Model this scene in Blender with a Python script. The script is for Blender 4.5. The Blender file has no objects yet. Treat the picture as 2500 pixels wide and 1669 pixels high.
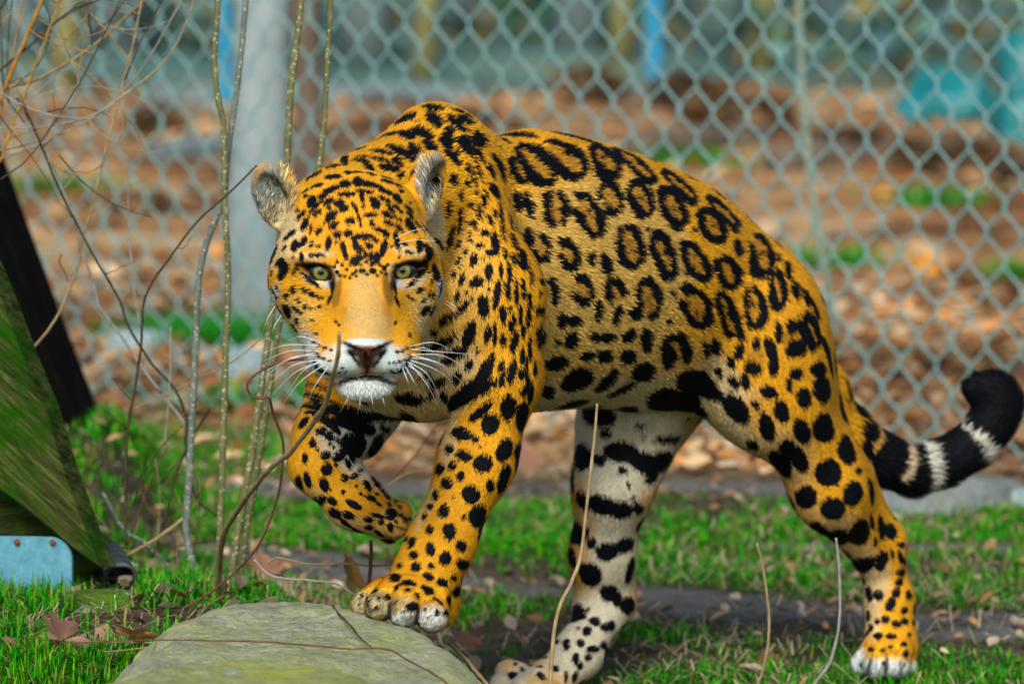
import bpy, bmesh, math, random
import numpy as np
from mathutils import Vector, Matrix, Euler
from mathutils.bvhtree import BVHTree

# ---------------------------------------------------------------- camera
FPX, CAMH, PITCH = 11538.0, 1.229, math.radians(6.87)
S = bpy.context.scene
cam_d = bpy.data.cameras.new('camera')
cam = bpy.data.objects.new('camera', cam_d)
S.collection.objects.link(cam)
cam.location = (0, 0, CAMH)
cam.rotation_euler = (math.radians(90) - PITCH, 0, 0)
cam_d.sensor_width = 36.0
cam_d.lens = FPX / 2500 * 36.0
cam_d.clip_start, cam_d.clip_end = 0.1, 500
cam_d.dof.use_dof = True
cam_d.dof.focus_distance = 5.80
cam_d.dof.aperture_fstop = 5.0
S.camera = cam

# ---------------------------------------------------------------- light: bright overcast, soft key from above left
SUN_ELEV, SUN_AZ = math.radians(40), math.radians(-172)      # azimuth from +Y towards +X
W = bpy.data.worlds.new('World'); S.world = W; W.use_nodes = True
nt = W.node_tree; nt.nodes.clear()
sky = nt.nodes.new('ShaderNodeTexSky'); sky.sky_type = 'NISHITA'; sky.sun_disc = False
sky.sun_elevation = SUN_ELEV; sky.sun_rotation = SUN_AZ
sky.air_density, sky.dust_density, sky.ozone_density = 1.0, 2.0, 1.0
bg = nt.nodes.new('ShaderNodeBackground'); bg.inputs['Strength'].default_value = 0.095
out = nt.nodes.new('ShaderNodeOutputWorld')
nt.links.new(sky.outputs[0], bg.inputs[0]); nt.links.new(bg.outputs[0], out.inputs[0])
sun_d = bpy.data.lights.new('sun', 'SUN'); sun_d.energy = 3.1; sun_d.angle = math.radians(26)
sun_d.color = (1.0, 0.965, 0.90)
sun = bpy.data.objects.new('sun', sun_d); S.collection.objects.link(sun)
_d = Vector((math.sin(SUN_AZ) * math.cos(SUN_ELEV), math.cos(SUN_AZ) * math.cos(SUN_ELEV), math.sin(SUN_ELEV)))
sun.rotation_euler = _d.to_track_quat('Z', 'Y').to_euler(); sun.location = _d * 30
S.view_settings.view_transform = 'Standard'; S.view_settings.look = 'None'
S.view_settings.gamma = 1.0; S.view_settings.exposure = 0.45
S.cycles.max_bounces = 6; S.cycles.transparent_max_bounces = 8

# ---------------------------------------------------------------- helpers
COL = S.collection
FUR_N = 560000
RNG = np.random.default_rng(7)
random.seed(7)
_cp, _sp = math.cos(PITCH), math.sin(PITCH)

def at(px, py, Y):
    """a point of the place at depth Y (m) given where the photograph (2500 wide) shows it"""
    u, v = (px - 1250) / FPX, (py - 834.5) / FPX
    dx, dy, dz = u, _cp - v * _sp, -_sp - v * _cp
    t = Y / dy
    return np.array((dx * t, Y, CAMH + dz * t))

def to_px(P):
    P = np.asarray(P, float).reshape(-1, 3)
    q = P - np.array((0, 0, CAMH))
    fw = q[:, 1] * _cp - q[:, 2] * _sp
    up = q[:, 1] * _sp + q[:, 2] * _cp
    return np.stack((1250 + FPX * q[:, 0] / fw, 834.5 - FPX * up / fw), 1)

def tag(o, label=None, cat=None, group=None, kind=None):
    if label: o['label'] = label
    if cat: o['category'] = cat
    if group: o['group'] = group
    if kind: o['kind'] = kind
    return o

def empty(name, loc=(0, 0, 0)):
    o = bpy.data.objects.new(name, None); COL.objects.link(o); o.location = loc
    o.empty_display_size = 0.1
    return o

def link(name, me, parent=None, mat=None):
    o = bpy.data.objects.new(name, me); COL.objects.link(o)
    if mat is not None and len(me.materials) == 0: me.materials.append(mat)
    if parent is not None:
        o.parent = parent
        o.matrix_parent_inverse = Matrix.Translation(-Vector(parent.location))
    return o

def mesh_np(name, V, Fs, smooth=True):
    """V (n,3); Fs list of int arrays (m,3) / (m,4)"""
    me = bpy.data.meshes.new(name)
    V = np.asarray(V, np.float32)
    if not isinstance(Fs, (list, tuple)): Fs = [Fs]
    Fs = [np.asarray(f, np.int32) for f in Fs if len(f)]
    me.vertices.add(len(V)); me.vertices.foreach_set('co', V.ravel())
    nl = sum(f.size for f in Fs); npol = sum(len(f) for f in Fs)
    me.loops.add(nl); me.polygons.add(npol)
    me.loops.foreach_set('vertex_index', np.concatenate([f.ravel() for f in Fs]))
    tot = np.concatenate([np.full(len(f), f.shape[1], np.int32) for f in Fs])
    st = np.concatenate(([0], np.cumsum(tot)[:-1])).astype(np.int32)
    me.polygons.foreach_set('loop_start', st)
    me.polygons.foreach_set('use_smooth', np.full(npol, smooth))
    me.update(calc_edges=True)
    return me

def attr(me, name, typ, data, dom='POINT'):
    a = me.attributes.new(name, typ, dom)
    key = {'FLOAT': 'value', 'FLOAT_COLOR': 'color', 'FLOAT_VECTOR': 'vector'}[typ]
    a.data.foreach_set(key, np.asarray(data, np.float32).ravel())

def tube(pts, radii, n=7, cap=True):
    """generalised tube mesh data through points"""
    P = np.asarray(pts, float); r = np.broadcast_to(np.asarray(radii, float), (len(P),))
    T = np.gradient(P, axis=0); T /= np.linalg.norm(T, axis=1, keepdims=True) + 1e-12
    ref = np.array((0.31, 0.87, 0.38)); U = np.cross(T, ref); U /= np.linalg.norm(U, axis=1, keepdims=True) + 1e-12
    Wv = np.cross(T, U)
    a = np.linspace(0, 2 * np.pi, n, endpoint=False)
    V = P[:, None] + r[:, None, None] * (np.cos(a)[None, :, None] * U[:, None] + np.sin(a)[None, :, None] * Wv[:, None])
    V = V.reshape(-1, 3)
    i = np.arange(len(P) - 1)[:, None] * n; j = np.arange(n)[None]; j2 = (j + 1) % n
    Fq = np.stack((i + j, i + j2, i + n + j2, i + n + j), -1).reshape(-1, 4)
    Ft = np.zeros((0, 3), int)
    if cap:
        V = np.vstack((V, P[:1], P[-1:])); c0, c1 = len(V) - 2, len(V) - 1
        j = j[0]; j2 = j2[0]; b = (len(P) - 1) * n
        Ft = np.vstack((np.stack((np.full(n, c0), j2, j), -1), np.stack((np.full(n, c1), b + j, b + j2), -1)))
    return V, Fq, Ft

def spline(pts, n):
    """Catmull-Rom through control points, n samples"""
    P = np.asarray(pts, float); P = np.vstack((2 * P[0] - P[1], P, 2 * P[-1] - P[-2]))
    t = np.linspace(0, len(P) - 3 - 1e-9, n); k = t.astype(int); f = (t - k)[:, None]
    a, b, c, d = P[k], P[k + 1], P[k + 2], P[k + 3]
    return 0.5 * (2 * b + (c - a) * f + (2 * a - 5 * b + 4 * c - d) * f ** 2 + (3 * b - a - 3 * c + d) * f ** 3)

def vnoise(P, scale, seed=0):
    """cheap smooth 3-D value noise, -1..1"""
    r = np.random.default_rng(seed); T = r.uniform(-1, 1, 4096)
    q = np.asarray(P, float) * scale; i = np.floor(q).astype(np.int64); f = q - i; f = f * f * (3 - 2 * f)
    def h(a, b, c): return T[((a * 73856093) ^ (b * 19349663) ^ (c * 83492791)) & 4095]
    x, y, z = i[:, 0], i[:, 1], i[:, 2]; fx, fy, fz = f[:, 0], f[:, 1], f[:, 2]
    l = lambda a, b, t: a + (b - a) * t
    return l(l(l(h(x, y, z), h(x + 1, y, z), fx), l(h(x, y + 1, z), h(x + 1, y + 1, z), fx), fy),
             l(l(h(x, y, z + 1), h(x + 1, y, z + 1), fx), l(h(x, y + 1, z + 1), h(x + 1, y + 1, z + 1), fx), fy), fz)

# ---- material building
class NT:
    def __init__(self, name):
        self.m = bpy.data.materials.new(name); self.m.use_nodes = True
        self.t = self.m.node_tree; self.b = self.t.nodes['Principled BSDF']
    def n(self, typ, **kw):
        x = self.t.nodes.new(typ)
        for k, v in kw.items():
            if k.startswith('i_'): x.inputs[k[2:].replace('_', ' ')].default_value = v
            else: setattr(x, k, v)
        return x
    def l(self, a, b): self.t.links.new(a, b)
    def attr(self, name, out='Fac'): return self.n('ShaderNodeAttribute', attribute_name=name).outputs[out]
    def noise(self, scale, detail=4, rough=0.55, vec=None, coord='Object', dist=0.0, out=0):
        x = self.n('ShaderNodeTexNoise'); x.inputs['Scale'].default_value = scale
        x.inputs['Detail'].default_value = detail; x.inputs['Roughness'].default_value = rough
        x.inputs['Distortion'].default_value = dist
        if vec is None: vec = self.n('ShaderNodeTexCoord').outputs[coord]
        self.l(vec, x.inputs['Vector']); return x.outputs[out]
    def ramp(self, fac, stops, interp='LINEAR'):
        r = self.n('ShaderNodeValToRGB'); r.color_ramp.interpolation = interp
        e = r.color_ramp.elements
        while len(e) < len(stops): e.new(0.5)
        for k, (p, c) in enumerate(stops): e[k].position = p; e[k].color = (*c, 1) if len(c) == 3 else c
        self.l(fac, r.inputs[0]); return r.outputs[0]
    def mix(self, fac, a, b, mode='MIX'):
        x = self.n('ShaderNodeMix', data_type='RGBA', blend_type=mode)
        for s, v in ((x.inputs[0], fac), (x.inputs[6], a), (x.inputs[7], b)):
            if isinstance(v, (int, float)): s.default_value = v
            elif isinstance(v, (tuple, list)): s.default_value = (*v, 1) if len(v) == 3 else v
            else: self.l(v, s)
        return x.outputs[2]
    def math(self, op, a, b=0.0, c=None, clamp=False):
        x = self.n('ShaderNodeMath', operation=op); x.use_clamp = clamp
        for s, v in zip(x.inputs, (a, b, c)):
            if v is None: continue
            if isinstance(v, (int, float)): s.default_value = v
            else: self.l(v, s)
        return x.outputs[0]
    def bump(self, h, strength=0.3, dist=0.01):
        x = self.n('ShaderNodeBump'); x.inputs['Strength'].default_value = strength
        x.inputs['Distance'].default_value = dist; self.l(h, x.inputs['Height']); self.l(x.outputs[0], self.b.inputs['Normal'])
    def set(self, **kw):
        for k, v in kw.items():
            s = self.b.inputs[k.replace('_', ' ')]
            if isinstance(v, (int, float)): s.default_value = v
            elif isinstance(v, (tuple, list)): s.default_value = (*v, 1) if len(v) == 3 else v
            else: self.l(v, s)
        return self.m
# ================================================================ GROUND
def sstep(a, b, x): t = np.clip((x - a) / (b - a), 0, 1); return t * t * (3 - 2 * t)
def gz(x, y):
    """height of the ground"""
    x = np.asarray(x, float); y = np.asarray(y, float)
    P = np.stack((x, y, x * 0), -1).reshape(-1, 3)
    n = (.010 * vnoise(P, 3.1, 31) + .004 * vnoise(P, 11, 32)).reshape(x.shape)
    m = .150 * sstep(-.16, -.36, x) * np.exp(-((y - 6.15) / .62) ** 2)
    m = m + .175 * sstep(-.50, -.68, x) * np.exp(-((y - 7.7) / .45) ** 2)
    far = .10 * sstep(11, 17, y) * (.5 + .5 * vnoise(P, .55, 33).reshape(x.shape))
    paw = np.exp(-(((x - .49) / .14) ** 2 + ((y - 6.38) / .16) ** 2)) + np.exp(-(((x - .0) / .14) ** 2 + ((y - 6.2) / .14) ** 2))
    return n * (1 - .8 * np.clip(paw, 0, 1)) + m + far - .006
def onz(px, py, z=0.0):
    a = at(px, py, 1.0); k = (z - CAMH) / (a[2] - CAMH); return np.array((a[0] * k, k, z))
def onground(px, py):
    p = onz(px, py, 0.0)
    for _ in range(6): p = onz(px, py, float(gz(p[0], p[1])))
    return p
def path_d(x, y):
    """signed distance-ish to the two bare strips"""
    w = .035 * vnoise(np.stack((x, y, x * 0), -1).reshape(-1, 3), 7, 40).reshape(np.shape(x))
    d1 = np.abs((y - (7.135 - .50 * x)) / 1.1) - .075 + 1.6 * w
    d1 = np.maximum(d1, (-.46 - x) * .6 + w)
    d2 = np.abs(y - (8.12 - .10 * x)) - .07 + w
    d3 = np.maximum(np.abs(y - (7.62 - .2 * x)) - .03 + w, np.abs(x - .60) - .2)
    return np.minimum(np.minimum(d1, d2), d3)

gx = np.concatenate((np.linspace(-40, -2.2, 30), np.linspace(-2, 2, 161), np.linspace(2.2, 40, 30)))
gy = np.concatenate((np.linspace(-6, 4.4, 14), np.linspace(4.5, 9.5, 201), np.linspace(9.7, 30, 70), np.linspace(32, 140, 20)))
GX, GY = np.meshgrid(gx, gy, indexing='ij')
GV = np.stack((GX, GY, gz(GX, GY)), -1).reshape(-1, 3)
i, j = np.meshgrid(np.arange(len(gx) - 1), np.arange(len(gy) - 1), indexing='ij'); n_ = len(gy)
GQ = np.stack((i * n_ + j, (i + 1) * n_ + j, (i + 1) * n_ + j + 1, i * n_ + j + 1), -1).reshape(-1, 4)
me = mesh_np('ground', GV, GQ)
attr(me, 'bare', 'FLOAT', np.clip(.5 - path_d(GX, GY).ravel() / .05, 0, 1))
attr(me, 'litter', 'FLOAT', sstep(8.1, 8.6, GV[:, 1]) * (1 - .75 * sstep(17.2, 18.8, GV[:, 1])))
attr(me, 'wood', 'FLOAT', sstep(17.2, 18.8, GV[:, 1]))
M = NT('soil')
co = M.n('ShaderNodeTexCoord').outputs['Object']
soil = M.ramp(M.noise(14, 6, .65, co), [(.3, (.030, .022, .015)), (.55, (.075, .055, .036)), (.8, (.13, .10, .065))])
bare = M.ramp(M.noise(22, 6, .7, co), [(.25, (.065, .066, .060)), (.6, (.135, .135, .12)), (.85, (.22, .20, .17))])
lit = M.ramp(M.noise(1.1, 4, .6, co), [(.30, (.025, .014, .008)), (.42, (.15, .065, .024)), (.50, (.42, .23, .095)), (.58, (.50, .36, .18)), (.66, (.22, .13, .06)), (.76, (.07, .11, .04))])
lit = M.mix(.22, lit, M.ramp(M.noise(26, 3, .6, co), [(.3, (.04, .022, .012)), (.5, (.26, .12, .05)), (.7, (.46, .28, .15))]))
wood = M.ramp(M.noise(.9, 4, .6, co), [(.3, (.035, .075, .055)), (.5, (.09, .18, .155)), (.7, (.19, .20, .10))])
c = M.mix(M.attr('litter'), soil, lit); c = M.mix(M.attr('wood'), c, wood); c = M.mix(M.attr('bare'), c, bare)
M.set(Base_Color=c, Roughness=.95, Specular_IOR_Level=.1); M.bump(M.noise(90, 6, .7, co), .5, .01)
ground = tag(link('ground', me, None, M.m), kind='structure')

# ================================================================ MATERIALS for plants
def vcol_mat(name, rough=.6, spec=.3, trans=0.0, bumpy=0):
    M = NT(name); c = M.attr('col', 'Color'); M.set(Base_Color=c, Roughness=rough, Specular_IOR_Level=spec)
    if trans:
        tr = M.n('ShaderNodeBsdfTranslucent'); M.l(c, tr.inputs[0]); mx = M.n('ShaderNodeMixShader'); mx.inputs[0].default_value = trans
        o = [n for n in M.t.nodes if n.type == 'OUTPUT_MATERIAL'][0]
        M.l(M.b.outputs[0], mx.inputs[1]); M.l(tr.outputs[0], mx.inputs[2]); M.l(mx.outputs[0], o.inputs[0])
    return M.m
MAT_GRASS = vcol_mat('grass_blade', .6, .08, .3)
MAT_LEAF = vcol_mat('dead_leaf', .7, .25, .2)
MAT_STRAW = vcol_mat('straw', .7, .2)

def scatter_leaves(P, size, cols, seed, tilt=.5, curl=.35):
    """P (n,3) -> folded, curled leaf blades with their own colour"""
    r = np.random.default_rng(seed); n = len(P)
    a = r.uniform(0, 2 * np.pi, n); L = r.uniform(.6, 1.3, n) * size; Wd = L * r.uniform(.45, .75, n)
    up = np.stack((r.normal(size=n) * tilt, r.normal(size=n) * tilt, np.ones(n)), 1); up /= np.linalg.norm(up, axis=1, keepdims=True)
    d = np.stack((np.cos(a), np.sin(a), np.zeros(n)), 1); d -= up * (d * up).sum(1, keepdims=True); d /= np.linalg.norm(d, axis=1, keepdims=True)
    s = np.cross(up, d); cu = (r.uniform(-.3, 1, n) * curl * L)[:, None]; L = L[:, None]; Wd = Wd[:, None]
    pts = [P - d * L * .5, P - d * L * .15 + s * Wd * .5 + up * cu * .6, P + d * L * .2 + s * Wd * .42 + up * cu * .7, P + d * L * .55 + up * cu * .5,
           P + d * L * .2 - s * Wd * .42 + up * cu * .7, P - d * L * .15 - s * Wd * .5 + up * cu * .6, P - d * L * .1, P + d * L * .2]
    V = np.stack(pts, 1) + np.array((0, 0, .004)); b = np.arange(n)[:, None] * 8
    Fq = np.vstack((b + np.array((6, 7, 2, 1)), b + np.array((5, 4, 7, 6)))); Ft = np.vstack((b + np.array((0, 6, 1)), b + np.array((0, 5, 6)), b + np.array((7, 3, 2)), b + np.array((7, 4, 3))))
    C = np.array(cols)[r.integers(0, len(cols), n)] * r.uniform(.65, 1.3, (n, 1))
    C = C * np.clip(1 + .75 * vnoise(P * (1, .6, 0), 2.2, 95) + .35 * vnoise(P * (1, .6, 0), 5.5, 96), .22, 1.6)[:, None]
    me = mesh_np('leaves', V.reshape(-1, 3), [Fq, Ft], smooth=False)
    attr(me, 'col', 'FLOAT_COLOR', np.repeat(np.hstack((C, np.ones((n, 1)))), 8, 0))
    return me
def blades(P, h, w, cols, seed, lean=.5, flat=0.0):
    r = np.random.default_rng(seed); n = len(P)
    a = r.uniform(0, 2 * np.pi, n); hh = (np.broadcast_to(h, (n,)) * r.uniform(.5, 1.25, n))[:, None]; ww = (np.broadcast_to(w, (n,)) * r.uniform(.7, 1.3, n))[:, None]
    d = np.stack((np.cos(a), np.sin(a), np.zeros(n)), 1); s = np.stack((-np.sin(a), np.cos(a), np.zeros(n)), 1); up = np.array((0, 0, 1.))
    le = np.abs(r.normal(size=(n, 1))) * lean + flat
    m = P + hh * .55 * (up * (1 - .5 * flat) + d * le * .5) / np.sqrt(1 + (le * .5) ** 2); t = P + hh * (up * (1 - .85 * flat) / (1 + .35 * le) + d * le) / np.sqrt(1 + .6 * le ** 2)
    V = np.stack((P - s * ww, P + s * ww, m + s * ww * .8, m - s * ww * .8, t), 1).reshape(-1, 3); b = np.arange(n)[:, None] * 5
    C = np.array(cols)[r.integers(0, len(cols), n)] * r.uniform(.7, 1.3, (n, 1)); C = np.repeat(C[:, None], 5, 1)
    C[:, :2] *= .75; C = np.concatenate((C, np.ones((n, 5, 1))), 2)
    me = mesh_np('blades', V, [b + np.array((0, 1, 2, 3)), b + np.array((3, 2, 4))], smooth=True)
    attr(me, 'col', 'FLOAT_COLOR', C); return me
def rand_xy(n, x0, x1, y0, y1, seed): r = np.random.default_rng(seed); return np.stack((r.uniform(x0, x1, n), r.uniform(y0, y1, n)), 1)
def with_z(xy): return np.column_stack((xy, gz(xy[:, 0], xy[:, 1])))

# ================================================================ GRASS, STRAW, LITTER
G1, G2, G3, G4 = (.010, .23, .003), (.024, .36, .003), (.004, .10, .004), (.14, .38, .005)
xy = np.vstack((rand_xy(230000, -1.15, 1.1, 5.2, 9.2, 50), rand_xy(70000, -2.4, -1.15, 4.6, 9.2, 57), rand_xy(70000, 1.1, 2.4, 4.6, 9.2, 58), rand_xy(40000, -1.15, 1.1, 4.4, 5.2, 59), rand_xy(70000, -1.0, -.33, 5.4, 6.9, 47)))
x, y = xy.T; nn = vnoise(np.column_stack((x, y, x * 0)), 5.5, 51) + .5 * vnoise(np.column_stack((x, y, x * 0)), 17, 52)
lush = sstep(7.20, 7.28, y + .5 * x) * (1 - sstep(7.92, 8.04, y + .1 * x))
near_ = (1 - sstep(6.9, 7.15, y + .5 * x))
left_ = sstep(-.30, -.45, x) * (1 - sstep(8.5, 9.0, y)) * sstep(7.0, 7.3, y)
den = np.maximum(np.maximum(lush * np.clip(.85 + .8 * nn, .08, 1), near_ * np.clip(.20 + 1.1 * nn, .02, .9)), left_ * np.clip(.5 + .7 * nn, .05, 1))
den = np.maximum(den, .85 * sstep(-.35, -.45, x) * near_ * np.clip(.5 + .95 * nn, .03, 1))
den *= 1 - np.clip(.5 - (path_d(x, y) - .01) / .03, 0, 1) * .97
rock_ = ((x + .19) / .27) ** 2 + ((y - 5.55) / .36) ** 2 < 1
den[rock_] = 0
P = with_z(xy[np.random.default_rng(53).random(len(x)) < den])
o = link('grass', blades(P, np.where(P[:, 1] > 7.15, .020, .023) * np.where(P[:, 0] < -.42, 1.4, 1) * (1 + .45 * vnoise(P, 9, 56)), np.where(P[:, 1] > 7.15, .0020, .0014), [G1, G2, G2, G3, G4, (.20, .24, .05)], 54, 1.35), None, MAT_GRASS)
tag(o, 'short bright green grass growing in patches between bare strips', 'grass', kind='stuff')
# grass tufts beyond the fence
T = []
for k, (px, py, n, sp) in enumerate(((470, 830, 700, .10), (575, 850, 700, .09), (1690, 405, 300, .10), (2010, 655, 300, .07), (2270, 500, 240, .08), (1330, 40, 300, .2), (160, 470, 220, .12), (640, 1000, 300, .1), (2480, 690, 160, .05))):
    c = onground(px, py); r = np.random.default_rng(60 + k); T.append(c[:2] + r.normal(size=(n, 2)) * sp * np.array((1, .6)))
T = with_z(np.vstack(T))
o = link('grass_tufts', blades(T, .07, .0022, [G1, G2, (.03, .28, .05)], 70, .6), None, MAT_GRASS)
tag(o, 'loose green grass tufts in the leaf litter behind the fence', 'grass', kind='stuff')
# straw
xy = rand_xy(16000, -1.0, 1.1, 5.6, 8.9, 71); xy = xy[np.random.default_rng(1).random(len(xy)) < np.clip(.35 + .6 * vnoise(np.column_stack((xy, xy[:, 0] * 0)), 4, 72), .05, 1)]
P = with_z(xy) + np.array((0, 0, .006))
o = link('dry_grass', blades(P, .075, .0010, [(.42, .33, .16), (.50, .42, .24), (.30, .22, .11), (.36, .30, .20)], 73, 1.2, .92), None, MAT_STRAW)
tag(o, 'dry straw coloured grass lying flat on the soil', 'dry grass', kind='stuff')
# leaf litter
BR = [(.42, .20, .075), (.50, .29, .13), (.30, .165, .08), (.60, .45, .27), (.46, .20, .05), (.54, .37, .19), (.40, .31, .20)]
xy = rand_xy(16000, -2.8, 2.8, 7.7, 11.5, 80); x, y = xy.T
k = sstep(8.15, 8.5, y + .1 * x)
k = k * np.where((x < -.35) & (y < 8.9), .35, 1)
P1 = with_z(xy[np.random.default_rng(81).random(len(x)) < k]); P1[:, 2] += np.random.default_rng(82).uniform(0, .02, len(P1))
xy = rand_xy(3000, -5.5, 5.5, 11.5, 18, 83); P2 = with_z(xy); P2[:, 2] += .01
o = link('leaf_litter', scatter_leaves(P1, .055, BR, 84, .26), None, MAT_LEAF); tag(o, 'carpet of orange and brown fallen leaves around the fence foot', 'leaf litter', kind='stuff')
o = link('far_leaf_litter', scatter_leaves(P2, .085, BR, 85, .25), None, MAT_LEAF); tag(o, 'blurred brown leaf litter farther back behind the fence', 'leaf litter', kind='stuff')
xy = rand_xy(2600, -1.0, 1.0, 5.5, 8.3, 86); x, y = xy.T
k = np.clip(.35 - .8 * vnoise(np.column_stack((x, y, x * 0)), 4.5, 87), .03, .9); k[((x + .19) / .28) ** 2 + ((y - 5.55) / .38) ** 2 < 1] = 0
P = with_z(xy[np.random.default_rng(88).random(len(x)) < k]); P[:, 2] += np.where(P[:, 0] < -.35, .016, .008)
o = link('leaf_fragments', scatter_leaves(P, .024, [(.34, .20, .11), (.25, .13, .07), (.50, .40, .26), (.40, .20, .08), (.42, .34, .24)], 89, .5), None, MAT_LEAF)
tag(o, 'small broken brown leaves lying among the grass', 'leaf bits', kind='stuff')
# undergrowth in the wood
r = np.random.default_rng(90); xy = np.stack((r.uniform(-8, 8, 13000), r.uniform(18.2, 32, 13000)), 1)
m = vnoise(np.column_stack((xy, xy[:, 0] * 0)), .7, 91) > -.15; P = with_z(xy[m]); P[:, 2] += r.uniform(0, .5, len(P)) ** 1.5 * .8
o = link('undergrowth', scatter_leaves(P, .13, [(.06, .16, .08), (.10, .20, .17), (.20, .15, .07), (.07, .17, .19), (.03, .09, .05), (.26, .21, .07), (.13, .24, .22)], 92, 1.0), None, MAT_LEAF)
tag(o, 'dull grey green undergrowth of the wood far behind the fence', 'undergrowth', kind='stuff')

# ================================================================ CHAIN-LINK FENCE
FA, FB = np.array((-3.22, 10.295)), np.array((3.15, 7.35)); FD_ = (FB - FA); FL = np.linalg.norm(FD_); FD_ = FD_ / FL; FN = np.array((-FD_[1], FD_[0]))
PITCH_W, PITCH_H, FROWS = .0330, .1010, 16
M = NT('fence_wire'); c = M.ramp(M.noise(30, 3, .6), [(.3, (.10, .215, .215)), (.7, (.20, .36, .355))]); M.set(Base_Color=c, Roughness=.42, Metallic=.0, Specular_IOR_Level=.5)
MAT_WIRE = M.m
def wire_mesh(sgn):
    pts = []
    for k in range(FROWS * 2 + 1):
        u = (sgn if k % 2 else -sgn) * PITCH_W * .5
        z = k * PITCH_H / 2; over = .0032 * (1 if k % 2 else -1)
        for dz, du in ((-.010, .85), (-.006, .95), (-.0025, 1.0), (.0025, 1.0), (.006, .95), (.010, .85)): pts.append((u * du * 1.06, over * (1 if abs(dz) < .005 else .6), z + dz))
    P = np.array(pts)[3:-3]
    return mesh_np('fence_wire', *(lambda v, q, t: (v, [q, t]))(*tube(P, .0025, 6)))
WM = [wire_mesh(1), wire_mesh(-1)]
for m_ in WM: m_.materials.append(MAT_WIRE)
fence = empty('chain_link_fence', (FA[0], FA[1], 0)); tag(fence, 'pale teal chain-link fence running behind the jaguar', 'fence')
rf = np.random.default_rng(100); fr = math.atan2(FD_[1], FD_[0])
for k in range(int(FL / PITCH_W)):
    q = FA + FD_ * (k + .5) * PITCH_W
    o = bpy.data.objects.new('wire', WM[k % 2]); COL.objects.link(o); o.parent = fence; o.matrix_parent_inverse = Matrix.Translation(-fence.location)
    o.location = (q[0] + rf.normal() * .0008, q[1] + rf.normal() * .001, .01 + .010 * math.sin(k * .35) + rf.normal() * .0012)
    o.rotation_euler = (rf.normal() * .002, rf.normal() * .003 - .012, fr)

# ================================================================ ROCKS
def rock(name, plan, ztop, zbot, label, cat, mat, seed, slope=(0, 0), rough=.012, bulge=.06, group=None, nA=220, nT=64, nS=30, edge=.06):
    """boulder from its plan outline; flat-topped with worn shoulders and irregular sides"""
    P = np.array(plan, float); c = P.mean(0); d = P - c; ang = np.arctan2(d[:, 1], d[:, 0]); rad = np.linalg.norm(d, axis=1); o = np.argsort(ang); ang = ang[o]; rad = rad[o]
    a = np.linspace(-np.pi, np.pi, nA, endpoint=False); R = np.interp(a, np.concatenate((ang - 2 * np.pi, ang, ang + 2 * np.pi)), np.tile(rad, 3))
    R = (R + np.roll(R, 1) + np.roll(R, -1)) / 3
    V = [np.array([[c[0], c[1], ztop]])]
    for s in np.linspace(.06, 1, nT):
        rr = R * s; x = c[0] + rr * np.cos(a); y = c[1] + rr * np.sin(a); z = ztop - edge * np.clip((s - .72) / .28, 0, 1) ** 2.2
        V.append(np.stack((x, y, np.broadcast_to(z, x.shape)), 1))
    for s in np.linspace(1 / nS, 1, nS):
        rr = R * (1 + bulge * np.sin(s * np.pi)); z0 = ztop - edge; z = z0 + (zbot - z0) * s
        V.append(np.stack((c[0] + rr * np.cos(a), c[1] + rr * np.sin(a), np.full(nA, z)), 1))
    V = np.vstack(V); V[:, 2] += (V[:, 0] - c[0]) * slope[0] + (V[:, 1] - c[1]) * slope[1]
    nz = np.stack([vnoise(V, 9, seed + k) * .6 + vnoise(V, 26, seed + 5 + k) * .28 + vnoise(V, 70, seed + 9 + k) * .12 + vnoise(V, 190, seed + 14 + k) * .06 - np.abs(vnoise(V, 21, seed + 20)) * .30 * (k == 2) for k in range(3)], 1)
    side = np.clip((ztop - .5 * edge - V[:, 2]) / .05, 0, 1)[:, None]
    V += nz * rough * (np.array((.5, .5, .45)) + side * np.array((1.2, 1.2, .5)))
    k = np.arange(nA); k2 = (k + 1) % nA; T = np.stack((np.zeros(nA, int), 1 + k, 1 + k2), 1)
    Q = np.vstack([np.stack((1 + r_ * nA + k, 1 + (r_ + 1) * nA + k, 1 + (r_ + 1) * nA + k2, 1 + r_ * nA + k2), 1) for r_ in range(nT + nS - 1)])
    return tag(link(name, mesh_np(name, V, [Q, T]), None, mat), label, cat, group)
def stone_mat(name, base, lichen, amount, scale=9):
    M = NT(name); co = M.n('ShaderNodeTexCoord').outputs['Object']
    c = M.ramp(M.noise(scale, 8, .68, co), [(.25, tuple(b * .6 for b in base)), (.5, base), (.75, tuple(min(b * 1.35, .8) for b in base))])
    c = M.mix(M.ramp(M.noise(70, 5, .7, co), [(.45, (0, 0, 0)), (.70, (.8, .8, .8))]), c, tuple(b * .38 for b in base))
    c = M.mix(M.ramp(M.noise(scale * .8, 6, .72, co, dist=.6), [(.52 - amount, (0, 0, 0)), (.80 - amount, (.85, .85, .85))]), c, M.ramp(M.noise(40, 4, .6, co), [(.3, lichen), (.7, tuple(l * 1.6 for l in lichen))]))
    c = M.mix(M.ramp(M.noise(scale * 1.3, 5, .7, co, dist=.3), [(.60, (0, 0, 0)), (.70, (.8, .8, .8))]), c, (.50, .56, .52))
    M.set(Base_Color=c, Roughness=.9, Specular_IOR_Level=.15)
    h = M.math('ADD', M.noise(38, 9, .72, co), M.math('MULTIPLY', M.noise(160, 4, .6, co), .4)); M.bump(h, .9, .018); return M.m
MS1 = stone_mat('boulder_stone', (.38, .41, .27), (.30, .33, .08), .08, 15); MS2 = stone_mat('lichen_stone', (.33, .36, .20), (.33, .36, .02), .16, 14); MS3 = stone_mat('grey_stone', (.26, .30, .29), (.20, .22, .14), -.05)
zt = .195
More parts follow.
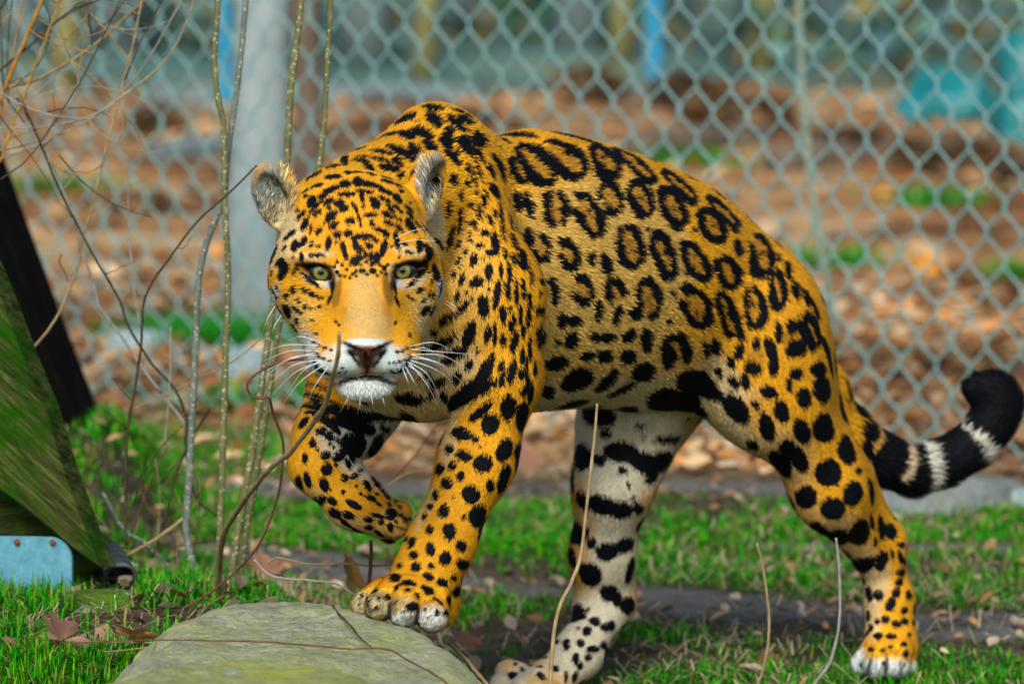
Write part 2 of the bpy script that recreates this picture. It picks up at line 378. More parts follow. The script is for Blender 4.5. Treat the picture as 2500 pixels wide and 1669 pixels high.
rock('boulder', [onz(*p, zt)[:2] for p in ((345, 1606), (362, 1560), (400, 1512), (500, 1482), (640, 1466), (800, 1463), (900, 1482), (1000, 1512), (1090, 1546), (1150, 1600), (1190, 1669))] + [onz(1190, 1760, zt)[:2], onz(1000, 1850, zt)[:2], onz(600, 1850, zt)[:2], onz(330, 1740, zt)[:2]],
     zt + .006, -.03, 'pale greenish flat-topped boulder under the front paw', 'boulder', MS1, 200, (-.03, .0), .030, .04, edge=.05)
zt2 = .225
rock('boulder', [onz(*p, zt2)[:2] for p in ((255, 1660), (330, 1640), (500, 1618), (650, 1610), (780, 1618), (880, 1640), (950, 1690))] + [onz(940, 1800, zt2)[:2], onz(600, 1900, zt2)[:2], onz(260, 1820, zt2)[:2]],
     zt2 + .01, -.03, 'boulder crusted with yellow green lichen in front of the flat pale one', 'boulder', MS2, 230, (0, 0), .014, .05, edge=.03)
c = onground(2310, 1255)
rock('stone', [(c[0] + .16 * math.cos(t) * (1 + .2 * math.sin(3 * t)), c[1] + .05 + .09 * math.sin(t)) for t in np.linspace(0, 6, 12)], .045, -.02, 'low flat grey stone lying below the tail', 'stone', MS3, 260, (-.10, 0), .02, .05, nA=48, nT=12, nS=8)
c = onground(240, 1492)
rock('stone', [(c[0] + .045 * math.cos(t) * (1 + .2 * math.sin(2 * t)), c[1] + .03 + .03 * math.sin(t)) for t in np.linspace(0, 6, 12)], c[2] + .022, c[2] - .03, 'mossy green stone by the dark pipe end', 'stone', stone_mat('moss_stone', (.06, .10, .02), (.07, .17, .008), .2, 20), 270, (0, 0), .008, .05, nA=48, nT=12, nS=8, edge=.012)
c = onground(1552, 365)
rock('stone', [(c[0] + .042 * math.cos(t), c[1] + .03 * math.sin(t)) for t in np.linspace(0, 6, 12)], .095, -.02, 'pale round stone standing behind the fence', 'stone', stone_mat('pale_stone', (.62, .68, .55), (.5, .55, .4), -.1), 280, (0, 0), .02, .25, nA=40, nT=10, nS=8, edge=.05)

# ================================================================ OLD TIMBER FRAME at the left
def slab(pts, Yd, th, skew=0.0, bev=.004):
    """board cut to an outline (photo outline at depth Yd), th metres thick; chamfered edges"""
    F0 = np.array([at(p[0], p[1], Yd + skew * (p[0] / 1000)) for p in pts]); n = len(F0); c = F0.mean(0)
    ins = F0 + (c - F0) / np.linalg.norm(c - F0, axis=1, keepdims=True) * bev
    V = np.vstack((ins, F0 + (0, bev, 0), F0 + (th * .28, th, 0))); k = np.arange(n); k2 = (k + 1) % n
    me = bpy.data.meshes.new('board'); fs = [tuple(k)] + [(a + n, b + n, b, a) for a, b in zip(k, k2)] + [(a + 2 * n, b + 2 * n, b + n, a + n) for a, b in zip(k, k2)] + [tuple(k[::-1] + 2 * n)]
    me.from_pydata([tuple(v) for v in V], [], [tuple(int(i_) for i_ in f) for f in fs]); me.update()
    bm = bmesh.new(); bm.from_mesh(me); bmesh.ops.recalc_face_normals(bm, faces=bm.faces); bm.to_mesh(me); bm.free(); return me
def wood_mat(name, dark, light, moss, mossy, ang, scale=1.0):
    M = NT(name); mp = M.n('ShaderNodeMapping'); M.l(M.n('ShaderNodeTexCoord').outputs['Object'], mp.inputs['Vector'])
    mp.inputs['Rotation'].default_value = (0, math.radians(ang), 0); m2 = M.n('ShaderNodeMapping'); M.l(mp.outputs[0], m2.inputs['Vector']); m2.inputs['Scale'].default_value = (9 * scale, 30, 170 * scale)
    g = M.noise(1.0, 7, .7, m2.outputs[0], dist=.7)
    c = M.ramp(g, [(.36, dark), (.52, light), (.66, tuple(l * 2.2 for l in light))])
    mk = M.ramp(M.noise(16, 7, .75), [(.56 - mossy, (0, 0, 0)), (.72 - mossy, (1, 1, 1))])
    c = M.mix(mk, c, M.mix(M.ramp(g, [(.35, (0, 0, 0)), (.7, (1, 1, 1))]), tuple(m * .45 for m in moss), moss))
    M.set(Base_Color=c, Roughness=.95, Specular_IOR_Level=.04); M.bump(M.math('ADD', g, M.math('MULTIPLY', M.noise(120, 5, .7), .5)), .8, .006); return M.m
MW1 = wood_mat('mossy_board', (.006, .008, .003), (.050, .060, .015), (.020, .090, .003), .13, -41); MW2 = wood_mat('black_beam', (.0015, .0015, .0015), (.003, .003, .003), (.012, .05, .008), -.12, -68); MW3 = wood_mat('mossy_block', (.012, .014, .007), (.035, .04, .014), (.05, .15, .006), .12, 10)
o = link('timber_board', slab([(-170, 330), (0, 715), (58, 868), (112, 1000), (165, 1170), (222, 1325), (252, 1392), (180, 1340), (60, 1240), (-170, 1080)], 6.22, .045, -.15), None, MW1)
tag(o, 'wide mossy green timber board leaning down to the ground', 'board')
o = link('timber_beam', slab([(-170, 40), (0, 515), (100, 785), (192, 1022), (215, 1085), (110, 1110), (40, 930), (-170, 480)], 7.6, .09), None, MW2)
tag(o, 'black weathered timber beam standing behind the mossy board', 'beam')
o = link('timber_block', slab([(-120, 1180), (60, 1225), (160, 1310), (262, 1392), (195, 1425), (175, 1452), (-120, 1455)], 6.31, .10), None, MW3)
tag(o, 'dark mossy timber block behind the metal plate', 'block')
M = NT('galvanised'); c = M.ramp(M.noise(60, 7, .75), [(.3, (.05, .20, .29)), (.55, (.10, .31, .41)), (.8, (.20, .44, .52))]); M.set(Base_Color=c, Roughness=.55, Metallic=.25); M.bump(M.noise(140, 4, .6), .2, .003); MZ = M.m
M = NT('rusty_bolt'); M.set(Base_Color=M.ramp(M.noise(300, 4), [(.3, (.08, .025, .012)), (.7, (.20, .07, .03))]), Roughness=.85); MR = M.m
arc = [(118 + 58 * math.sin(t), 1368 - 58 * math.cos(t)) for t in np.linspace(.15, 1.57, 8)]
plate = link('metal_plate', slab([(-120, 1308), (60, 1309)] + arc + [(176, 1420), (172, 1457), (-120, 1456)], 6.20, .004, bev=.001), None, MZ)
tag(plate, 'pale blue galvanised metal plate bolted at the foot of the timber', 'plate')
for (bx, by) in ((41, 1322), (128, 1323)):
    b = bmesh.new(); bmesh.ops.create_uvsphere(b, u_segments=12, v_segments=8, radius=.0042); me = bpy.data.meshes.new('bolt'); bmesh.ops.scale(b, vec=(1, .55, 1), verts=b.verts); b.to_mesh(me); b.free()
    o = link('bolt', me, plate, MR); o.location = Vector(at(bx, by, 6.196))
# dark pipe end
a_ = at(297, 1412, 6.24); b_ = at(262, 1352, 6.42)
ring = np.linspace(0, 2 * np.pi, 28, endpoint=False); ax = _na = (b_ - a_) / np.linalg.norm(b_ - a_); u_ = np.cross(ax, (0, 0, 1.)); u_ /= np.linalg.norm(u_); w_ = np.cross(u_, ax)
V = []
for (t, rr) in ((.35, .017), (.0, .017), (.0, .0215), (1., .0205), (1., .001)):
    V.append(a_ + (b_ - a_) * t + rr * (np.cos(ring)[:, None] * u_ + np.sin(ring)[:, None] * w_) * (1 + .03 * np.sin(3 * ring))[:, None])
V.insert(0, a_ + (b_ - a_) * .35 + .001 * (np.cos(ring)[:, None] * u_ + np.sin(ring)[:, None] * w_)); V = np.vstack(V); k = np.arange(28); k2 = (k + 1) % 28
Q = np.vstack([np.stack((r_ * 28 + k, r_ * 28 + k2, (r_ + 1) * 28 + k2, (r_ + 1) * 28 + k), 1) for r_ in range(5)])
M = NT('old_pipe'); M.set(Base_Color=M.ramp(M.noise(45, 6, .7), [(.35, (.006, .005, .004)), (.55, (.022, .030, .034)), (.75, (.10, .17, .20))]), Roughness=.6); M.bump(M.noise(70, 5), .6, .005)
tag(link('old_pipe', mesh_np('pipe', V, Q), None, M.m), 'dark hollow end of an old pipe beside the mossy timber', 'pipe')

# ================================================================ STEMS, VINES, TWIGS
def bark_mat(name, dark, light, dots=None, scale=60):
    M = NT(name); co = M.n('ShaderNodeTexCoord').outputs['Object']; c = M.ramp(M.noise(scale, 5, .65, co), [(.3, dark), (.7, light)])
    if dots:
        v = M.n('ShaderNodeTexVoronoi'); v.inputs['Scale'].default_value = 170; M.l(co, v.inputs['Vector'])
        c = M.mix(M.ramp(v.outputs['Distance'], [(.22, (1, 1, 1)), (.34, (0, 0, 0))]), c, dots)
    M.set(Base_Color=c, Roughness=.75, Specular_IOR_Level=.2); M.bump(M.noise(220, 4, .6, co), .4, .002); return M.m
MB_OLIVE = bark_mat('olive_bark', (.085, .095, .035), (.17, .17, .065), (.36, .37, .26)); MB_GREY = bark_mat('grey_bark', (.075, .10, .085), (.17, .20, .165), (.34, .37, .30))
MB_GOLD = bark_mat('golden_vine', (.20, .09, .012), (.42, .23, .04)); MB_DARK = bark_mat('dark_twig', (.018, .014, .010), (.075, .055, .032)); MB_RED = bark_mat('reddish_vine', (.065, .022, .016), (.16, .065, .045)); MB_TAN = bark_mat('tan_twig', (.17, .12, .055), (.36, .28, .14)); MB_PALE = bark_mat('pale_twig', (.16, .155, .13), (.34, .33, .29))
rs = np.random.default_rng(300)
def stem(name, pts, r0, r1, mat, label, cat, group=None, n=None, knots=True, sides=9, wob=.0006, leafless=0):
    C = np.array([at(*p) for p in pts]); n = n or max(14, len(pts) * 7); P = spline(C, n)
    Ym = P[:, 1].mean(); t = np.linspace(0, 1, n); R = .78 * (r0 + (r1 - r0) * t) * Ym / FPX * (1 + .015 * rs.normal(size=n))
    if knots:
        for q in rs.uniform(.05, .95, max(2, n // 12)): R *= 1 + .16 * np.exp(-((t - q) * n / 1.0) ** 2)
    P = P + np.cumsum(rs.normal(size=P.shape) * wob * .5, 0) * np.sin(np.linspace(0, np.pi, n))[:, None]
    V, Q, T = tube(P, R, sides); parts = [(V, Q, T)]
    for q in range(leafless):                      # short side spurs
        k = rs.integers(3, n - 3); d = rs.normal(size=3) * (1, .6, 1); d[2] = abs(d[2]) * .8; d /= np.linalg.norm(d); L = rs.uniform(.012, .05)
        S = np.array([P[k] + d * L * s_ + np.array((0, 0, L * .25 * s_ * s_)) + rs.normal(size=3) * .0015 for s_ in np.linspace(0, 1, 6)])
        parts.append(tube(S, np.linspace(R[k] * .5, R[k] * .18, 6), 5))
    o_ = 0; VV = []; QQ = []; TT = []
    for v, q_, t_ in parts: VV.append(v); QQ.append(q_ + o_); TT.append(t_ + o_); o_ += len(v)
    return tag(link(name, mesh_np(name, np.vstack(VV), [np.vstack(QQ), np.vstack(TT)]), None, mat), label, cat, group)
Yk = 6.35
def yy(L, Y0=Yk, Y1=None): Y1 = Y0 if Y1 is None else Y1; n = len(L); return [(x, y, Y0 + (Y1 - Y0) * k / max(n - 1, 1)) for k, (x, y) in enumerate(L)]
stem('sapling_stem', yy([(560, -700), (540, -300), (531, 0), (523, 143), (533, 255), (545, 306), (545, 459), (547, 525), (554, 707), (547, 935), (542, 1162), (537, 1300), (534, 1478)], 6.30), 9, 11, MB_OLIVE, 'straight olive sapling stem crossed by a grey kinked one', 'sapling', 'sapling stems beside the jaguar')
stem('sapling_stem', yy([(650, -640), (622, -280), (602, 0), (582, 204), (561, 357), (548, 474), (530, 520), (490, 653), (481, 765), (477, 897), (466, 1124), (457, 1299), (478, 1400), (482, 1440)], 6.33), 9, 12, MB_GREY, 'greyish kinked sapling stem crossing the straight olive one', 'sapling', 'sapling stems beside the jaguar')
stem('sapling_stem', yy([(800, -760), (765, -340), (737, 0), (714, 194), (703, 357), (699, 434), (688, 600), (664, 760), (641, 935), (618, 1087), (584, 1276), (563, 1425), (560, 1460)], 6.28), 10, 12, MB_OLIVE, 'slanting speckled sapling stem passing behind the ear', 'sapling', 'sapling stems beside the jaguar')
stem('sapling_stem', yy([(850, -600), (822, -280), (806, 0), (796, 153), (786, 306), (776, 398), (730, 620), (686, 768), (660, 935), (633, 1102), (599, 1314), (580, 1450)], 6.36), 8, 11, MB_OLIVE, 'slanting brownish sapling stem passing behind the forehead', 'sapling', 'sapling stems beside the jaguar')
stem('arching_stem', [(828, 812, 5.36), (826, 868, 5.38), (815, 915, 5.42), (797, 985, 5.50), (765, 1035, 5.58), (715, 1100, 5.68), (660, 1147, 5.78), (615, 1200, 5.88), (575, 1255, 5.98), (546, 1310, 6.06), (535, 1390, 6.14), (531, 1470, 6.2)], 6, 11, MB_TAN, 'tan stem arching up in front of the chin and lifted leg', 'stem')
stem('curling_vine', [(741, 876, 5.9), (685, 884, 5.9), (636, 906, 5.9), (605, 934, 5.9), (608, 962, 5.9), (632, 974, 5.9), (652, 972, 5.9), (662, 1010, 5.92), (686, 1079, 5.94), (682, 1150, 5.96), (668, 1225, 5.98), (622, 1337, 6.0), (523, 1437, 6.03), (440, 1489, 6.05), (395, 1535, 6.05)], 3.6, 4.2, MB_RED, 'thin reddish vine curling into a loop beside the cheek', 'vine', wob=.0003)
VG = 'bare vine stems tangled at the left'
vines = [
 ([(-20, 290), (0, 245), (30, 175), (56, 112), (80, 55), (102, 0), (125, -60)], 8, 6, MB_GOLD, 'thick orange brown vine at the edge of the tangle', 2),
 ([(0, 240), (20, 214), (87, 194), (153, 158), (230, 110), (306, 46), (352, 0), (400, -60)], 6, 4, MB_TAN, 'tan vine branching off the thick orange one', 4),
 ([(0, 398), (31, 306), (66, 219), (102, 122), (143, 10), (160, -60)], 4.5, 3.5, MB_GOLD, None, 2),
 ([(-30, 372), (0, 367), (97, 347), (204, 306), (286, 250), (357, 199), (429, 117), (474, 0), (485, -50)], 3.4, 2, MB_TAN, None, 3),
 ([(-30, 400), (0, 388), (102, 352), (219, 296), (286, 245), (347, 173), (393, 97), (444, 0), (460, -50)], 3.4, 2.5, MB_PALE, None, 2),
 ([(-30, 312), (0, 311), (102, 306), (204, 286), (265, 260), (320, 220)], 3, 2, MB_PALE, None, 1),
 ([(352, -60), (347, 0), (327, 102), (306, 179), (286, 265), (260, 367), (235, 474), (204, 577), (189, 648), (153, 740), (122, 796), (96, 830), (70, 862)], 3.4, 4.5, MB_TAN, 'long tan vine bending down to the black beam', 4),
 ([(-20, 150), (20, 250), (51, 286), (112, 378), (153, 459), (189, 546), (204, 612), (235, 704), (250, 750), (303, 821), (349, 893), (402, 965), (455, 1041), (462, 1120)], 3.6, 5, MB_PALE, 'long pale vine slanting down through the tangle', 5),
 ([(40, 240), (66, 276), (102, 362), (148, 469), (204, 577), (245, 653), (291, 735), (311, 799), (364, 882), (425, 950), (452, 1020), (458, 1090)], 3.4, 4.6, MB_DARK, 'long dark vine slanting down beside the pale one', 6),
 ([(627, 404), (561, 469), (480, 541), (408, 638), (367, 699), (349, 753), (345, 844), (326, 965), (311, 1056), (307, 1180), (307, 1330)], 3.2, 5, MB_DARK, 'dark arching twig whose tip touches the ear', 4),
 ([(311, 439), (316, 551), (320, 640), (327, 714), (342, 796)], 2.5, 3.2, MB_PALE, 'short pale upright twig in the tangle', 0),
 ([(417, 798), (413, 935), (402, 1087)], 2.4, 2.4, MB_PALE, None, 1),
 ([(512, 996), (463, 1079), (432, 1162), (410, 1246), (372, 1360)], 3.6, 4, MB_DARK, 'dark leaning twig at the foot of the grey sapling', 2),
 ([(455, 1050), (456, 1109), (478, 1216), (531, 1261)], 4, 3.4, MB_DARK, None, 1),
 ([(637, 829), (561, 890), (485, 927), (326, 996)], 2, 2, MB_TAN, None, 1),
 ([(-20, 190), (0, 173), (77, 107), (168, 31), (245, 0), (330, -40)], 4, 3, MB_DARK, None, 3),
 ([(216, 28), (220, 70), (224, 110)], 3.6, 3, MB_DARK, None, 0),
 ([(0, 439), (66, 388), (122, 306), (204, 173), (286, 10), (310, -40)], 2.4, 2.4, MB_DARK, None, 2),
 ([(420, -50), (398, 0), (357, 77), (306, 194)], 3, 2.4, MB_DARK, None, 2),
 ([(-10, 30), (12, 10), (30, -40)], 5, 4, MB_DARK, None, 0), ([(0, 60), (40, 30), (80, 80), (150, 110), (230, 130)], 2, 1.6, MB_GOLD, None, 1),
 ([(60, -40), (45, 60), (20, 180), (0, 300)], 2.4, 2, MB_GOLD, None, 1), ([(20, 250), (18, 120), (30, 0)], 2.2, 2, MB_DARK, None, 1),
 ([(0, 20), (10, 200), (22, 250), (60, 300)], 2.2, 2, MB_DARK, None, 2), ([(150, 620), (145, 640), (160, 670), (165, 690)], 2, 1.6, MB_DARK, None, 0),
 ([(250, 1200), (300, 1290), (360, 1330), (430, 1400)], 6, 6, MB_GREY, 'grey stick lying under the vines', 0), ([(455, 1260), (390, 1310), (310, 1355)], 7, 5, MB_TAN, 'pale tan stick lying behind the sapling feet', 0),
 ([(245, 1335), (420, 1335), (540, 1312)], 2.2, 2, MB_DARK, None, 0), ([(410, 1090), (360, 1190), (325, 1290), (310, 1340)], 3, 3, MB_RED, None, 1),
]
rt = np.random.default_rng(321)
for k in range(24):
    x0, y0 = rt.uniform(-40, 240), rt.uniform(-40, 420); a = rt.uniform(-1.5, .9) if k % 3 else rt.uniform(.6, 1.3); L = rt.uniform(120, 330); bend = rt.normal() * .8
    vines.append(([(x0 + L * t * math.cos(a + bend * t), y0 + L * t * math.sin(a + bend * t)) for t in np.linspace(0, 1, 6)], rt.uniform(1.6, 3), 1.2, (MB_DARK, MB_TAN, MB_GOLD, MB_PALE)[k % 4], None, 2))
for k in range(12):
    x0, y0 = rt.uniform(250, 520), rt.uniform(1180, 1400); a = -rt.uniform(.5, 2.4); L = rt.uniform(80, 260); bend = rt.normal() * .5
    vines.append(([(x0 + L * t * math.cos(a + bend * t), y0 + L * t * math.sin(a + bend * t)) for t in np.linspace(0, 1, 6)], rt.uniform(2, 3), 1.2, (MB_DARK, MB_TAN, MB_RED)[k % 3], 'thin dry %s twig sprouting among the sapling feet' % ('dark', 'tan', 'reddish')[k % 3], 2))
for k, (L, r0, r1, m_, lab, sp) in enumerate(vines):
    Y = 6.42 + .06 * math.sin(k * 2.1) if k != 9 else 6.2
    stem('vine_stem', yy(L, Y), r0, r1, m_, lab or 'thin %s vine twig in the tangle above the mossy timber' % {'golden_vine': 'golden', 'dark_twig': 'dark', 'tan_twig': 'tan', 'pale_twig': 'pale', 'reddish_vine': 'reddish'}[m_.name], 'vine', VG, leafless=sp, sides=7)
stem('bare_stalk', yy([(1458, 985), (1450, 1085), (1435, 1210), (1415, 1360), (1395, 1415), (1365, 1475), (1350, 1550), (1342, 1665), (1338, 1760)], 5.85, 5.75), 4.5, 7.5, MB_TAN, 'bare tan stalk standing in front of the inner hind leg', 'stalk', 'bare stalks standing in front of the jaguar')
stem('bare_stalk', yy([(1848, 1325), (1866, 1395), (1878, 1485), (1878, 1555), (1863, 1635), (1851, 1669), (1842, 1730)], 6.1), 4, 5.5, MB_TAN, 'bare stalk standing in the gap between the hind legs', 'stalk', 'bare stalks standing in front of the jaguar')
stem('bare_stalk', yy([(2041, 1312), (2048, 1385), (2051, 1485), (2043, 1560), (2026, 1620), (1991, 1669), (1960, 1710)], 6.08), 4, 5.5, MB_PALE, 'pale bare stalk curving in front of the stretched hind leg', 'stalk', 'bare stalks standing in front of the jaguar')
stem('twig_stub', yy([(906, 1318), (903, 1370), (899, 1440)], 6.02), 5.5, 6.5, MB_RED, 'short reddish upright stub behind the front paw', 'twig')
stem('fallen_twig', yy([(655, 1372), (680, 1362), (750, 1377), (840, 1377), (910, 1383), (968, 1376)], 6.05), 4.5, 3, MB_TAN, 'tan twig lying level behind the front paw', 'twig', 'twigs on the ground')
stem('fallen_twig', yy([(620, 1365), (665, 1405), (750, 1415), (815, 1424), (866, 1452)], 5.98), 4, 3.5, MB_PALE, 'pale twig running down to the front paw', 'twig', 'twigs on the ground')
def laid(L, z): return [(px, py, onz(px, py, z)[1]) for px, py in L]
stem('fallen_twig', laid([(190, 1568), (400, 1562), (600, 1567), (725, 1574), (850, 1582), (950, 1585), (1010, 1615), (1075, 1652), (1110, 1690)], .208), 2.2, 3, MB_RED, 'thin reddish vine lying across the pale boulder', 'vine', leafless=2)
stem('fallen_twig', laid([(813, 1478), (830, 1505), (856, 1532), (880, 1560), (910, 1582)], .206), 3.5, 2.2, MB_DARK, 'dark thin twig lying on the boulder below the paw', 'twig')
stem('fallen_twig', yy([(1085, 1560), (1125, 1597), (1155, 1635), (1205, 1690)], 5.95, 5.7), 6, 6, MB_TAN, 'tan stick leaning on the right side of the boulder', 'twig')
stem('fallen_twig', yy([(945, 1185), (985, 1160), (1035, 1148)], 6.6), 3, 2, MB_TAN, 'pale twig tip showing between the front legs', 'twig')
stem('fallen_twig', yy([(950, 1180), (1010, 1110), (1060, 1045), (1090, 1020)], 6.7), 2.5, 1.8, MB_RED, 'thin red twig slanting up between the front legs', 'twig')
stem('fallen_twig', yy([(2265, 1540), (2310, 1530), (2340, 1560)], 6.75), 3, 2.5, MB_RED, 'short bent reddish twig by the hind paw', 'twig')
r_ = np.random.default_rng(310)
for k in range(26):
    c = onground(r_.uniform(150, 640), r_.uniform(1330, 1600)); a = r_.uniform(-.5, .5); L = r_.uniform(.03, .10)
    S_ = np.array([c + np.array((math.cos(a) * L * t, math.sin(a) * L * t * .5, .008 + .008 * math.sin(1.3 * t + k))) for t in np.linspace(-1, 1, 8)])
    v, q, t = tube(S_, np.linspace(.0014, .0007, 8), 6)
    tag(link('fallen_twig', mesh_np('twig', v, [q, t]), None, (MB_TAN, MB_DARK, MB_RED)[k % 3]), 'small dry twig lying in the grass before the timber', 'twig', 'small twigs in the grass')

# ================================================================ SINGLE DEAD LEAVES
def lobed_leaf(px, py, Y, size, yaw, pitch, roll, col, label, lobes=5, z=None, curl=.25, group='single fallen leaves'):
    n = 60; t = np.linspace(0, 2 * np.pi, n, endpoint=False)
    R = (.62 + .38 * np.abs(np.cos(t * lobes / 2)) ** .8) * (1 - .35 * np.exp(-((t - np.pi) / .35) ** 2)) * (1 + .05 * np.sin(t * 17)); R *= np.where(np.abs(t - np.pi) < 2.3, 1, 1)
    ring = [np.zeros((1, 3))]
    for s_ in (.35, .7, 1.0):
        x = R * s_ * np.cos(t) * size; y = R * s_ * np.sin(t) * size * .8; z_ = curl * size * (s_ ** 2) * (.5 + .5 * np.sin(2 * t + 1)) - .10 * size * np.exp(-(y / (.12 * size)) ** 2)
        ring.append(np.stack((x, y, z_), 1))
    V = np.vstack(ring); k = np.arange(n); k2 = (k + 1) % n
    T = np.stack((np.zeros(n, int), 1 + k, 1 + k2), 1); Q = np.vstack([np.stack((1 + r * n + k, 1 + (r + 1) * n + k, 1 + (r + 1) * n + k2, 1 + r * n + k2), 1) for r in range(2)])
    me = mesh_np('dead_leaf', V, [Q, T]); C = np.array(col) * (1 + .25 * vnoise(V, 3 / size, 7))[:, None]; attr(me, 'col', 'FLOAT_COLOR', np.hstack((C, np.ones((len(V), 1)))))
    o = link('dead_leaf', me, None, MAT_LEAF); o.location = at(px, py, Y) if z is None else (onground(px, py) + np.array((0, 0, z))); o.rotation_euler = (pitch, roll, yaw); return tag(o, label, 'leaf', group)
lobed_leaf(150, 1645, 5.95, .052, 2.2, 1.15, .2, (.36, .19, .145), 'large pinkish brown pointed leaf standing in the grass', 7, z=.045)
lobed_leaf(245, 1662, 5.9, .042, .8, .9, -.3, (.38, .20, .15), 'pinkish brown leaf beside the large pointed one', 7, z=.038)
lobed_leaf(60, 1668, 5.85, .04, .3, .7, .3, (.30, .15, .11), 'brown leaf lying in the grass at the frame foot', 5, z=.036)
lobed_leaf(408, 1462, 6.12, .030, 1.8, 1.3, .5, (.34, .20, .18), 'curled dusty pink leaf standing beside the boulder', 4, z=.036, curl=.5)
lobed_leaf(850, 1392, 6.15, .036, .9, 1.1, .9, (.42, .20, .055), 'orange brown leaf standing behind the lifted paw', 5)
lobed_leaf(330, 1620, 5.98, .03, 2.6, .6, .1, (.42, .20, .07), 'orange brown leaf at the boulder edge', 5, z=.036)
lobed_leaf(640, 1440, 6.12, .032, .5, .9, .1, (.30, .15, .08), 'brown leaf behind the boulder', 4, z=.034)
lobed_leaf(1130, 1560, 6.35, .028, .5, .5, .4, (.34, .17, .09), 'brown leaf between boulder and hind paw', 5)
lobed_leaf(1880, 1620, 6.5, .030, .2, .6, .3, (.22, .10, .05), 'dark brown leaf between the hind legs', 4)
lobed_leaf(1840, 1635, 6.4, .026, 1.2, .3, .1, (.50, .38, .26), 'pale tan leaf between the hind legs', 4)
lobed_leaf(1705, 1045, 8.75, .085, 1.57, 1.2, .1, (.40, .17, .05), 'big orange brown leaf standing up near the fence foot', 5, curl=.4)
lobed_leaf(2262, 655, 11.6, .055, .2, .9, .0, (.62, .27, .02), 'bright orange leaf on the litter behind the fence', 5)
lobed_leaf(1265, 1110, 8.0, .05, .6, .8, .4, (.32, .16, .10), 'reddish brown leaf heap seen between the legs', 5)

# ================================================================ BEHIND THE FENCE
def trunk_tree(px, py, rb, rt, hgt, mat, label, seed, lean=0.0, Y=None, limbs=4):
    c = onground(px, py); r = np.random.default_rng(seed); tree = empty('bare_tree', tuple(c)); tag(tree, label, 'tree', 'bare trees behind the fence')
    n = 22; t = np.linspace(0, 1, n); P = np.stack((c[0] + lean * t * hgt + .02 * np.cumsum(r.normal(size=n)) * .4, c[1] + .02 * np.cumsum(r.normal(size=n)) * .4, c[2] - .05 + t * hgt), 1)
    R = rb + (rt - rb) * t + rb * .6 * np.exp(-t * hgt / .12); v, q, f = tube(P, R * (1 + .05 * r.normal(size=n)), 14)
    link('trunk', mesh_np('trunk', v, [q, f]), tree, mat)
    VV, QQ, TT, o_ = [], [], [], 0
    for k in range(limbs):
        b = P[int(n * .45) + int(r.integers(0, n // 2))]; d = np.array((r.normal(), r.normal(), 1.1)); d /= np.linalg.norm(d); L = r.uniform(.25, .45) * hgt
        for j in range(4):
            dd = d + r.normal(size=3) * (.0 if j == 0 else .5); S_ = np.array([b + (0 if j == 0 else 1) * d * L * .35 + dd * L * s * (1 if j == 0 else .5) + r.normal(size=3) * .02 for s in np.linspace(0, 1, 8)])
            v, q, f = tube(S_, np.linspace(rt * (.8 if j == 0 else .4), .006, 8), 6); VV.append(v); QQ.append(q + o_); TT.append(f + o_); o_ += len(v)
    link('crown', mesh_np('crown', np.vstack(VV), [np.vstack(QQ), np.vstack(TT)]), tree, mat)
MT_PALE = bark_mat('pale_trunk', (.17, .23, .235), (.34, .40, .40), None, 7); MT_BROWN = bark_mat('brown_trunk', (.09, .065, .045), (.20, .15, .11), None, 20); MT_GREY = bark_mat('grey_trunk', (.07, .10, .10), (.17, .22, .22), None, 12); MT_OLIVE = bark_mat('olive_trunk', (.13, .12, .04), (.26, .24, .09), None, 12)
trunk_tree(645, 800, .062, .050, 5.5, MT_PALE, 'pale grey tree trunk standing close behind the fence', 400, .012)
trunk_tree(752, 700, .036, .030, 5.0, MT_BROWN, 'slim brown tree trunk beside the pale one', 401, .002)
TL = {60: 'thick grey trunk behind the vine tangle', 160: 'slim olive trunk behind the vine tangle', 440: 'dark brown trunk near the bright blue post', 1030: 'slim olive trunk at the end of the long grey log', 1520: 'slim olive trunk close to the blue post above the back', 2460: 'slim olive trunk behind the tall teal tarpaulin', 2330: 'thick grey trunk behind the teal tarpaulins', 1850: 'slim olive trunk near the thin pale sapling'}
for k, (px, py, rb, m_, ln) in enumerate(((160, 215, .05, MT_OLIVE, .02), (60, 150, .09, MT_GREY, 0), (300, 120, .12, MT_GREY, -.01), (440, 60, .10, MT_BROWN, .01), (900, 140, .10, MT_GREY, .0), (1030, 190, .05, MT_OLIVE, .03), (1130, 90, .13, MT_GREY, .01), (1260, 30, .09, MT_BROWN, -.02), (1420, 120, .11, MT_GREY, .0), (1520, 150, .05, MT_OLIVE, .02), (1760, 130, .12, MT_GREY, .01), (1850, 170, .06, MT_OLIVE, .02), (2010, 60, .14, MT_GREY, .0), (2160, 100, .08, MT_BROWN, -.01), (2330, 30, .12, MT_GREY, .01), (2460, 140, .05, MT_OLIVE, .0))):
    trunk_tree(px, py, rb * .8, rb * .55, 6 + (k % 3), m_, {'olive_trunk': 'slim olive brown tree trunk in the wood behind the fence', 'grey_trunk': 'thick grey tree trunk in the wood behind the fence', 'brown_trunk': 'dark brown tree trunk in the wood behind the fence'}[m_.name] if px not in TL else TL[px], 410 + k, ln, limbs=3)
# thin pale sapling right behind the fence
P = [onground(2045, 850), at(2010, 640, 10.1), at(1985, 480, 10.1), at(1968, 330, 10.1), at(1955, 150, 10.1), at(1950, -40, 10.1)]; P = spline(np.array(P), 40)
v, q, f = tube(P, np.linspace(.011, .007, 40), 8); tag(link('sapling_stem', mesh_np('sapling', v, [q, f]), None, bark_mat('pale_sapling', (.16, .22, .16), (.28, .34, .27))), 'pale thin sapling leaning just behind the fence, above the rump', 'sapling')
